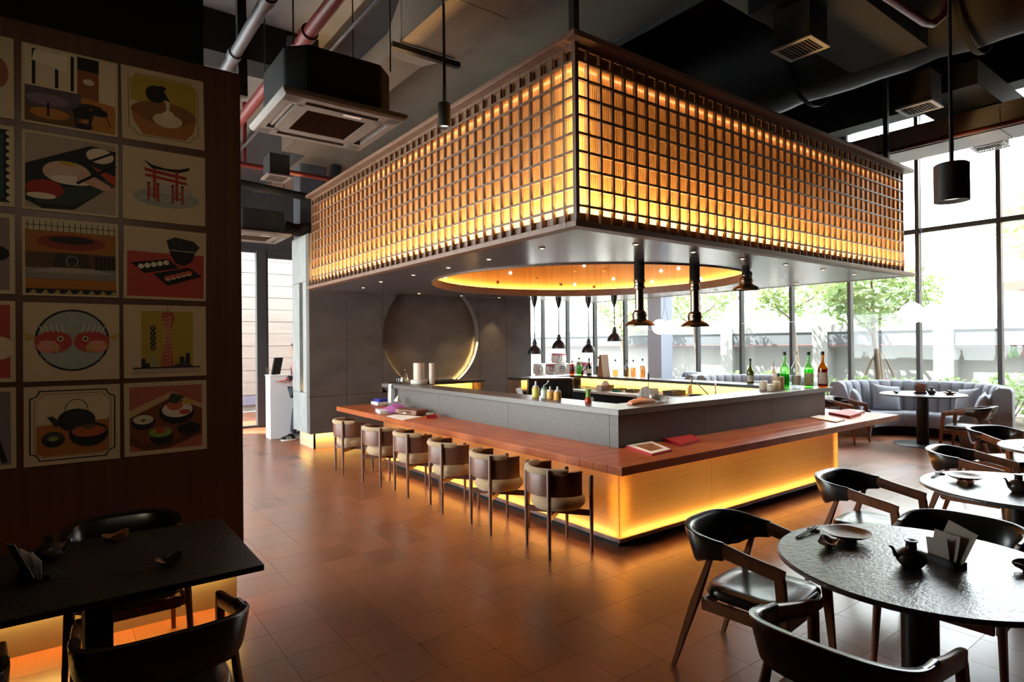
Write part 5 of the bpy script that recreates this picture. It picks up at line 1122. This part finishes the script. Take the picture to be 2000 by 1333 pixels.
# ---------------------------------------------------------------- white sake barrels by the windows
def barrel(x, y, z, r, h, lab, ch, band):
    t = thing('sake_barrel', lab, 'barrel', (x,y,z), group='white sake barrels stacked by the window')
    MB().lathe([(0,0),(r*.86,0),(r*.93,h*.06),(r,h*.35),(r*.99,h*.62),(r*.90,h*.94),(r*.84,h),(0,h)], n=32).build('body', M['whiteplastic'], t, smooth=50)
    for zz, rr in ((h*.08,r*.945),(h*.9,r*.915)): MB().lathe([(rr,zz-.006),(rr+.008,zz),(rr,zz+.006)], n=32, cap=False).build('rope', pm('rope',(.35,.32,.30),.8), t, smooth=True)
    cu = bpy.data.curves.new('t','FONT'); cu.body = ch; cu.size = h*.62; cu.align_x = 'CENTER'; cu.align_y = 'CENTER'
    o = bpy.data.objects.new('t', cu); C.objects.link(o); me = bpy.data.meshes.new_from_object(o.evaluated_get(bpy.context.evaluated_depsgraph_get())); bpy.data.objects.remove(o)
    a0 = atan2(-y,-x)+.12; b = MB(); R_ = r+.004
    wrap = lambda u, v: (R_*cos(a0+u/R_), R_*sin(a0+u/R_), h*.48+v)
    b.add([wrap(v.co.x, v.co.y) for v in me.vertices], [tuple(p.vertices) for p in me.polygons]); b.build('painted_mark', pm('barrel_ink',(.04,.02,.03),.6), t); bpy.data.meshes.remove(me)
    if band:
        b = MB(); b.rings([[wrap(r*1.2*(2*q/12-1), v) for q in range(13)] for v in (h*.28,h*.40)], closed=False, cap=False); b.build('red_band', pm('barrel_red',(.55,.08,.12),.6), t)
B0 = 12.55
for y, z, r, h, lab, ch, bd in (
  (15.35,.02,.27,.42,'sake barrel on the floor, leftmost of its row','酒',1),(14.75,.02,.27,.42,'sake barrel on the floor, second from the left','米',1),(14.15,.02,.27,.42,'sake barrel on the floor, third from the left','松',0),(13.55,.02,.27,.42,'sake barrel on the floor, fourth from the left','竹',0),(12.95,.02,.27,.42,'sake barrel on the floor, rightmost of its row','梅',1),
  (15.15,.44,.24,.32,'red banded sake barrel, left one of the second layer','月',1),(14.50,.44,.24,.32,'plain sake barrel in the second layer','花',0),(13.88,.44,.24,.32,'red banded sake barrel in the second layer','山',1),(13.2,.44,.24,.32,'sake barrel in the second layer at the right','川',0),
  (15.25,.76,.22,.34,'sake barrel of the third layer with pale mark','白',0),(14.66,.76,.20,.36,'sake barrel of the third layer with a bold stroke','功',1),(14.16,.76,.22,.38,'sake barrel of the third layer with crest-like mark','祭',0),(13.68,.76,.19,.36,'sake barrel of the third layer with dense mark','鷹',0),(13.15,.76,.25,.46,'large red banded sake barrel at the right of the third layer','久',1),
  (14.30,1.14,.24,.32,'sake barrel on the very top of the stack','力',1)):
    barrel(B0, y, z, r, h, lab, ch, bd)
S('trim_9', MB().box((12.2,12.6,0),(12.95,15.7,.02)), 'whiteplastic')
# ---------------------------------------------------------------- outside the windows
S('ground_outside', MB().box((13.4,-14,-.2),(40,30,-.06)), mat('light_paving', (.40,.39,.37), .9))
grass = M['soil'] = mat('soil', (.09,.07,.045), .9)
S('planting_bed', MB().box((13.5,-3,-.06),(16.2,17,.12)), 'soil')
wallm = mat('white_render', (.15,.15,.148), .8); greym = mat('grey_render', (.05,.056,.065), .8); roofm = mat('red_brown_band', (.13,.05,.04), .7); boardm = mat('cedar_cladding', (.50,.38,.27), .7, var=((.6,14,.6),(.58,.46,.34)))
wf = tag(bpy.data.objects.new('wall_garden', None), 'sunlit white garden wall with grey beam beyond the windows', kind='structure'); C.objects.link(wf)
MB().box((20.6,-12,-.06),(20.9,27,1.55)).build('wall_face', wallm, wf)
MB().box((20.2,-12,1.55),(20.9,27,2.05)).build('beam', greym, wf)
MB().box((20.15,-12,2.05),(21.2,27,2.3)).build('coping', wallm, wf)
for y in (2.6,6.1,9.6,13.1,16.6): MB().box((20.15,y,-.06),(20.62,y+.5,2.05)).build('pier', wallm, wf)
MB().box((20.18,-12,1.60),(20.2,27,1.63)).build('red_line', roofm, wf)
b = thing('railing','white railing on top of the garden wall','railing',(20.5,0,2.3),origin=True)
for z in (2.55,2.8): MB().cyl((20.5,-8,z),(20.5,7,z),.018,n=6).build('rail', M['whiteplastic'], b)
for k in range(20): MB().cyl((20.5,-8+k*.79,2.3),(20.5,-8+k*.79,2.82),.016,n=6).build('post', M['whiteplastic'], b)
hs_ = thing('house','pale building with timber clad upper floor beyond the garden wall','building',(30,0,0),origin=True)
MB().box((26,-10,-.06),(34,6.0,3.4)).build('wall', mat('pale_wall',(.5,.49,.48),.8), hs_); MB().box((25.4,-10,3.4),(34,6.4,3.7)).build('fascia', roofm, hs_)
MB().box((27,-10,3.7),(34,2.2,9)).build('upper_wall', boardm, hs_)
for y in (-6,-3,0): MB().box((26.96,y,6.6),(27.0,y+1.9,8.0)).build('window', pm('far_glass',(.10,.125,.15),.15), hs_)
for y in (-7,-4,-1,2): MB().box((25.96,y,.6),(26.0,y+2.0,2.7)).build('window', pm('far_glass',(.10,.125,.15),.15), hs_)
leafm = [translucent('leaf_%d' % i, c_, .5, .4, .05) for i, c_ in enumerate(((.24,.34,.13),(.31,.40,.17),(.19,.29,.11)))]
def leaves(b, n, ctr, rad, size, rnd):
    for _ in range(n):
        while True:
            p = Vector((rnd.uniform(-1,1),rnd.uniform(-1,1),rnd.uniform(-1,1)))
            if p.length <= 1: break
        p = Vector((ctr[0]+p.x*rad[0], ctr[1]+p.y*rad[1], ctr[2]+p.z*rad[2])); d = Vector((rnd.gauss(0,1),rnd.gauss(0,1),rnd.gauss(0,.6))).normalized(); e = d.orthogonal().normalized()
        e = (e*cos(rnd.random()*6)+d.cross(e)*sin(rnd.random()*6)).normalized(); L = size*rnd.uniform(.6,1.3)
        b.m = rnd.randrange(3); b.add([p-d*L, p+e*L*.42, p+d*L, p-e*L*.42], [(0,1,2,3)])
rnd = random.Random(4)
def bush(x, y, r, h, lab):
    t = thing('shrub', lab, 'shrub', (x,y,.12)); b = MB(); leaves(b, 420, (0,0,h*.55), (r,r*1.1,h*.5), .075, rnd); b.build('foliage', leafm, t)
    b = MB()
    for k in range(6): b.tube([(0,0,-.05),(r*.5*cos(k),r*.5*sin(k),h*.6)], .012, 5)
    b.build('stems', M['chair_wood'], t)
for i, (x, y, r, h) in enumerate(((14.6,2.6,.5,.75),(14.9,3.6,.6,.95),(14.8,4.5,.55,.85),(15.0,5.4,.6,.80),(14.6,6.3,.5,.80),(14.9,7.2,.55,.75),(14.7,8.4,.5,.85),(15.0,9.6,.6,.8),(14.8,1.6,.5,.7))):
    bush(x, y, r, h, 'leafy green shrub in the planting bed outside, number %s counting from the right' % ('two','three','four','five','six','seven','eight','nine','one')[i])
def tree(x, y, h, lab, cr, n, lean=0, stakes=False, ll=.11):
    t = thing('tree', lab, 'tree', (x,y,.1)); pts = [(0,0,-.1),(0,.02,h*.3),(lean*.4,.10,h*.55),(lean,.16,h*.8),(lean,.1,h)]
    MB().tube(pts, [.10,.085,.07,.05,.02], 10).build('trunk', pm('pale_bark',(.16,.12,.085),.85), t, smooth=True)
    for k in range(5):
        a = k*2.3+.5; z = h*(.55+.09*k); MB().tube([(lean*.6,.12,z),(lean*.6+.5*cos(a),.12+.6*sin(a),z+.35),(lean*.6+.8*cos(a),.12+1.0*sin(a),z+.8)], [.04,.025,.012], 7).build('branch', pm('pale_bark',(.16,.12,.085),.85), t, smooth=True)
    b = MB(); leaves(b, n, (lean,.1,h*.98), cr, ll, rnd)
    for k in range(5):
        a = k*2.3+.5; leaves(b, n//10, (lean*.6+.8*cos(a),.12+1.0*sin(a),h*(.55+.09*k)+.8), (.4,.5,.35), ll, rnd)
    b.build('crown', leafm, t)
    if stakes:
        for k in range(4):
            a = k*pi/2+.6; MB().cyl((.62*cos(a),.62*sin(a),-.05),(.10*cos(a),.10*sin(a),1.35),.026,n=8).build('stake', pm('stake_wood',(.2,.14,.095),.8), t)
        for k in range(4):
            a, a2 = k*pi/2+.6, (k+1)*pi/2+.6; MB().cyl((.36*cos(a),.36*sin(a),.68),(.36*cos(a2),.36*sin(a2),.68),.024,n=8).build('cross_bar', pm('stake_wood',(.2,.14,.095),.8), t)
tree(16.2,6.46,2.9,'young tree propped by four wooden stakes outside the window',(1.0,1.5,.9),1500,0,True)
tree(18.2,9.6,3.6,'leafy tree outside behind the sake bottles',(1.2,1.8,1.2),1500)
tree(18.2,13.2,3.4,'leafy tree outside near the blue column',(1.1,1.6,1.2),1100)
tree(18.7,3.4,4.6,'taller thin tree outside right of the staked one',(1.0,1.3,1.0),700)
tree(19.0,17.5,3.5,'bushy tree outside beyond the sake barrels',(1.0,1.5,1.6),1200)
# pale car at the far right
t = thing('car','pale car parked outside at the right edge','car',(17.6,2.0,-.06), rz=pi/2+.1)
prof = [(-2.1,.35),(-2.05,.75),(-1.5,.95),(-.9,1.02),(-.2,1.45),(1.0,1.48),(1.7,1.05),(2.1,.95),(2.15,.4)]
b = MB(); b.rings([[(x,-w,z) for x,z in prof]+[(x,w,z) for x,z in prof[::-1]] for w in (.82,)] if 0 else [[(x,y,z*(1-.06*abs(y))) for x,z in prof] for y in (-.85,-.8,.8,.85)]); b.build('body', pm('car_paint',(.62,.63,.64),.25), t, smooth=25)
MB().add([(-.75,-.7,1.04),(-.75,.7,1.04),(-.22,.6,1.43),(-.22,-.6,1.43)],[(0,1,2,3)]).build('windscreen', pm('far_glass',(.10,.125,.15),.15), t)
for sx_ in (-1.35,1.35):
    for sy_ in (-.78,.78): MB().cyl((sx_,sy_-.09,.32),(sx_,sy_+.09,.32),.32,n=20).build('wheel', M['black'], t)
for k in range(7): MB().box((-2.08-.0,-.5,.48+k*.035),(-2.05,.5,.495+k*.035)).build('grille_bar', M['black'], t)

# ---------------------------------------------------------------- white podium and the person half hidden by the slate wall
t = thing('podium','tall white reception podium beside the slate wall','podium',(3.30,11.95,0)); MB().box((-.16,-.12,0),(.26,.2,1.19)).build('body', mat('podium_white',(.74,.76,.78),.5), t, bevel=.006)
MB().box((-.17,-.13,1.19),(.27,.21,1.215)).build('top', M['whiteplastic'], t, bevel=.004)
def skin(name, verts, edges, m, parent, root=0, sub=2):
    me = bpy.data.meshes.new(name); me.from_pydata([v[:3] for v in verts], edges, []); o = bpy.data.objects.new(name, me); C.objects.link(o); o.parent = parent
    sk = o.modifiers.new('skin','SKIN'); sk.use_smooth_shade = True
    for i, v in enumerate(verts):
        d = me.skin_vertices[0].data[i]; d.radius = (v[3], v[4] if len(v) > 4 else v[3]); d.use_root = (i == root)
    ss = o.modifiers.new('sub','SUBSURF'); ss.levels = ss.render_levels = sub; me.materials.append(m); return o
p = thing('person','person in jeans and dark jacket half hidden behind the slate wall, hands on the podium','person',(3.62,11.62,0), rz=pi/2)
skn = pm('skin',(.48,.27,.19),.6); jean = pm('dark_jeans',(.020,.025,.035),.85); shirt = pm('pink_shirt',(.48,.20,.20),.85); jack = pm('black_jacket',(.015,.015,.017),.8)
# local axes: faces +y; body one skinned figure
V_ = [(0,0,.95,.15,.12),(0,.0,1.12,.14,.11),(0,.03,1.30,.16,.12),(0,.03,1.44,.12,.09),(0,.05,1.53,.055),(0,.07,1.60,.06),
 (-.09,0,.92,.10),(-.10,.10,.50,.066),(-.10,.16,.09,.045),(.09,0,.92,.10),(.10,-.02,.50,.066),(.10,-.05,.09,.045),
 (-.19,.03,1.42,.065),(-.24,-.02,1.15,.05),(-.20,.20,1.10,.04),(.19,.03,1.42,.065),(.24,.02,1.15,.05),(.16,.24,1.12,.04)]
E_ = [(0,1),(1,2),(2,3),(3,4),(4,5),(0,6),(6,7),(7,8),(0,9),(9,10),(10,11),(3,12),(12,13),(13,14),(3,15),(15,16),(16,17)]
skin('body', V_, E_, shirt, p)
skin('trousers', [(0,0,.98,.165,.135),(-.095,0,.90,.112),(-.10,.10,.50,.082),(-.10,.155,.10,.066),(.095,0,.90,.112),(.10,-.02,.50,.082),(.10,-.045,.10,.066)], [(0,1),(1,2),(2,3),(0,4),(4,5),(5,6)], jean, p)
skin('jacket_sleeve', [(-.19,.03,1.42,.08),(-.245,-.02,1.15,.068),(-.21,.14,1.11,.058)], [(0,1),(1,2)], jack, p); skin('jacket_sleeve', [(.19,.03,1.42,.08),(.245,.02,1.15,.068),(.18,.18,1.13,.058)], [(0,1),(1,2)], jack, p)
MB().lathe([(.001,0),(.05,.01),(.072,.05),(.078,.11),(.083,.15),(.078,.20),(.05,.245),(.001,.255)], (0,.08,1.56), 20).build('head', skn, p, smooth=True)
MB().sphere((0,.155,1.665),.014,8,1.6).build('nose', skn, p, smooth=True)
for s in (-1,1):
    MB().sphere((s*.03,.146,1.69),.011,8).build('eye', M['black'], p, smooth=True); MB().sphere((s*.08,.075,1.67),.02,8,1.5).build('ear', skn, p, smooth=True)
MB().box((-.022,.148,1.617),(.022,.156,1.624)).build('mouth', pm('lip',(.40,.14,.12),.6), p)
MB().lathe([(.088,.12),(.092,.17),(.085,.22),(.055,.262),(.001,.275)], (0,.068,1.555), 20).build('hair', pm('black_hair',(.012,.010,.010),.7), p, smooth=True)
for s, hx, hy in ((-1,-.19,.26),(1,.14,.30)):
    hv = [(hx,hy-.05,1.105,.028,.020),(hx,hy+.02,1.10,.040,.016)]; he = [(0,1)]
    for k, (fx, fl) in enumerate(((-.030,.070),(-.010,.082),(.010,.078),(.030,.062))):
        b0 = len(hv); hv += [(hx+fx,hy+.05,1.098,.0095),(hx+fx*1.1,hy+.05+fl*.55,1.094,.0088),(hx+fx*1.1,hy+.05+fl*.95,1.078,.0075)]; he += [(1,b0),(b0,b0+1),(b0+1,b0+2)]
    b0 = len(hv); hv += [(hx-s*.045,hy+.0,1.095,.011),(hx-s*.06,hy+.045,1.085,.009)]; he += [(0,b0),(b0,b0+1)]
    skin('hand', hv, he, skn, p)
for s, dy in ((-1,.17),(1,-.04)):
    b = MB(); b.rings([[(s*.10+w*cos(2*pi*q/14)*(.9),dy+oy,z) if 0 else (s*.10+w*cos(2*pi*q/14), dy+.07+l*sin(2*pi*q/14), z) for q in range(14)] for w, l, z in ((.046,.135,.022),(.050,.140,.035),(.046,.125,.065),(.040,.06,.10),(.04,.05,.12))]); b.v = [(x, y-(.05 if z > .08 else 0), z) for x,y,z in b.v]; b.build('shoe', M['blackmatt'], p, smooth=50)
    b = MB(); b.rings([[(s*.10+w*cos(2*pi*q/14), dy+.07+l*sin(2*pi*q/14), z) for q in range(14)] for w, l, z in ((.047,.137,0),(.050,.142,.024))]); b.build('sole', M['white'], p)
    for k in range(3): MB().beam((s*.10-.051*1,dy+.03+.035*k,.03),(s*.10-.044*1,dy+.05+.035*k,.075),.012,.004,up=(1,0,0)).build('stripe', M['white'], p)
o = MB().obox((0,0,.17),(.20,.035,.33),Matrix.Rotation(.25,3,'X')).build('folder', M['blackmatt'], None, bevel=.004); o.location = (3.28,11.86,1.215); o.rotation_euler = (0,0,.5); tag(o,'black folder held upright on the white podium','folder')
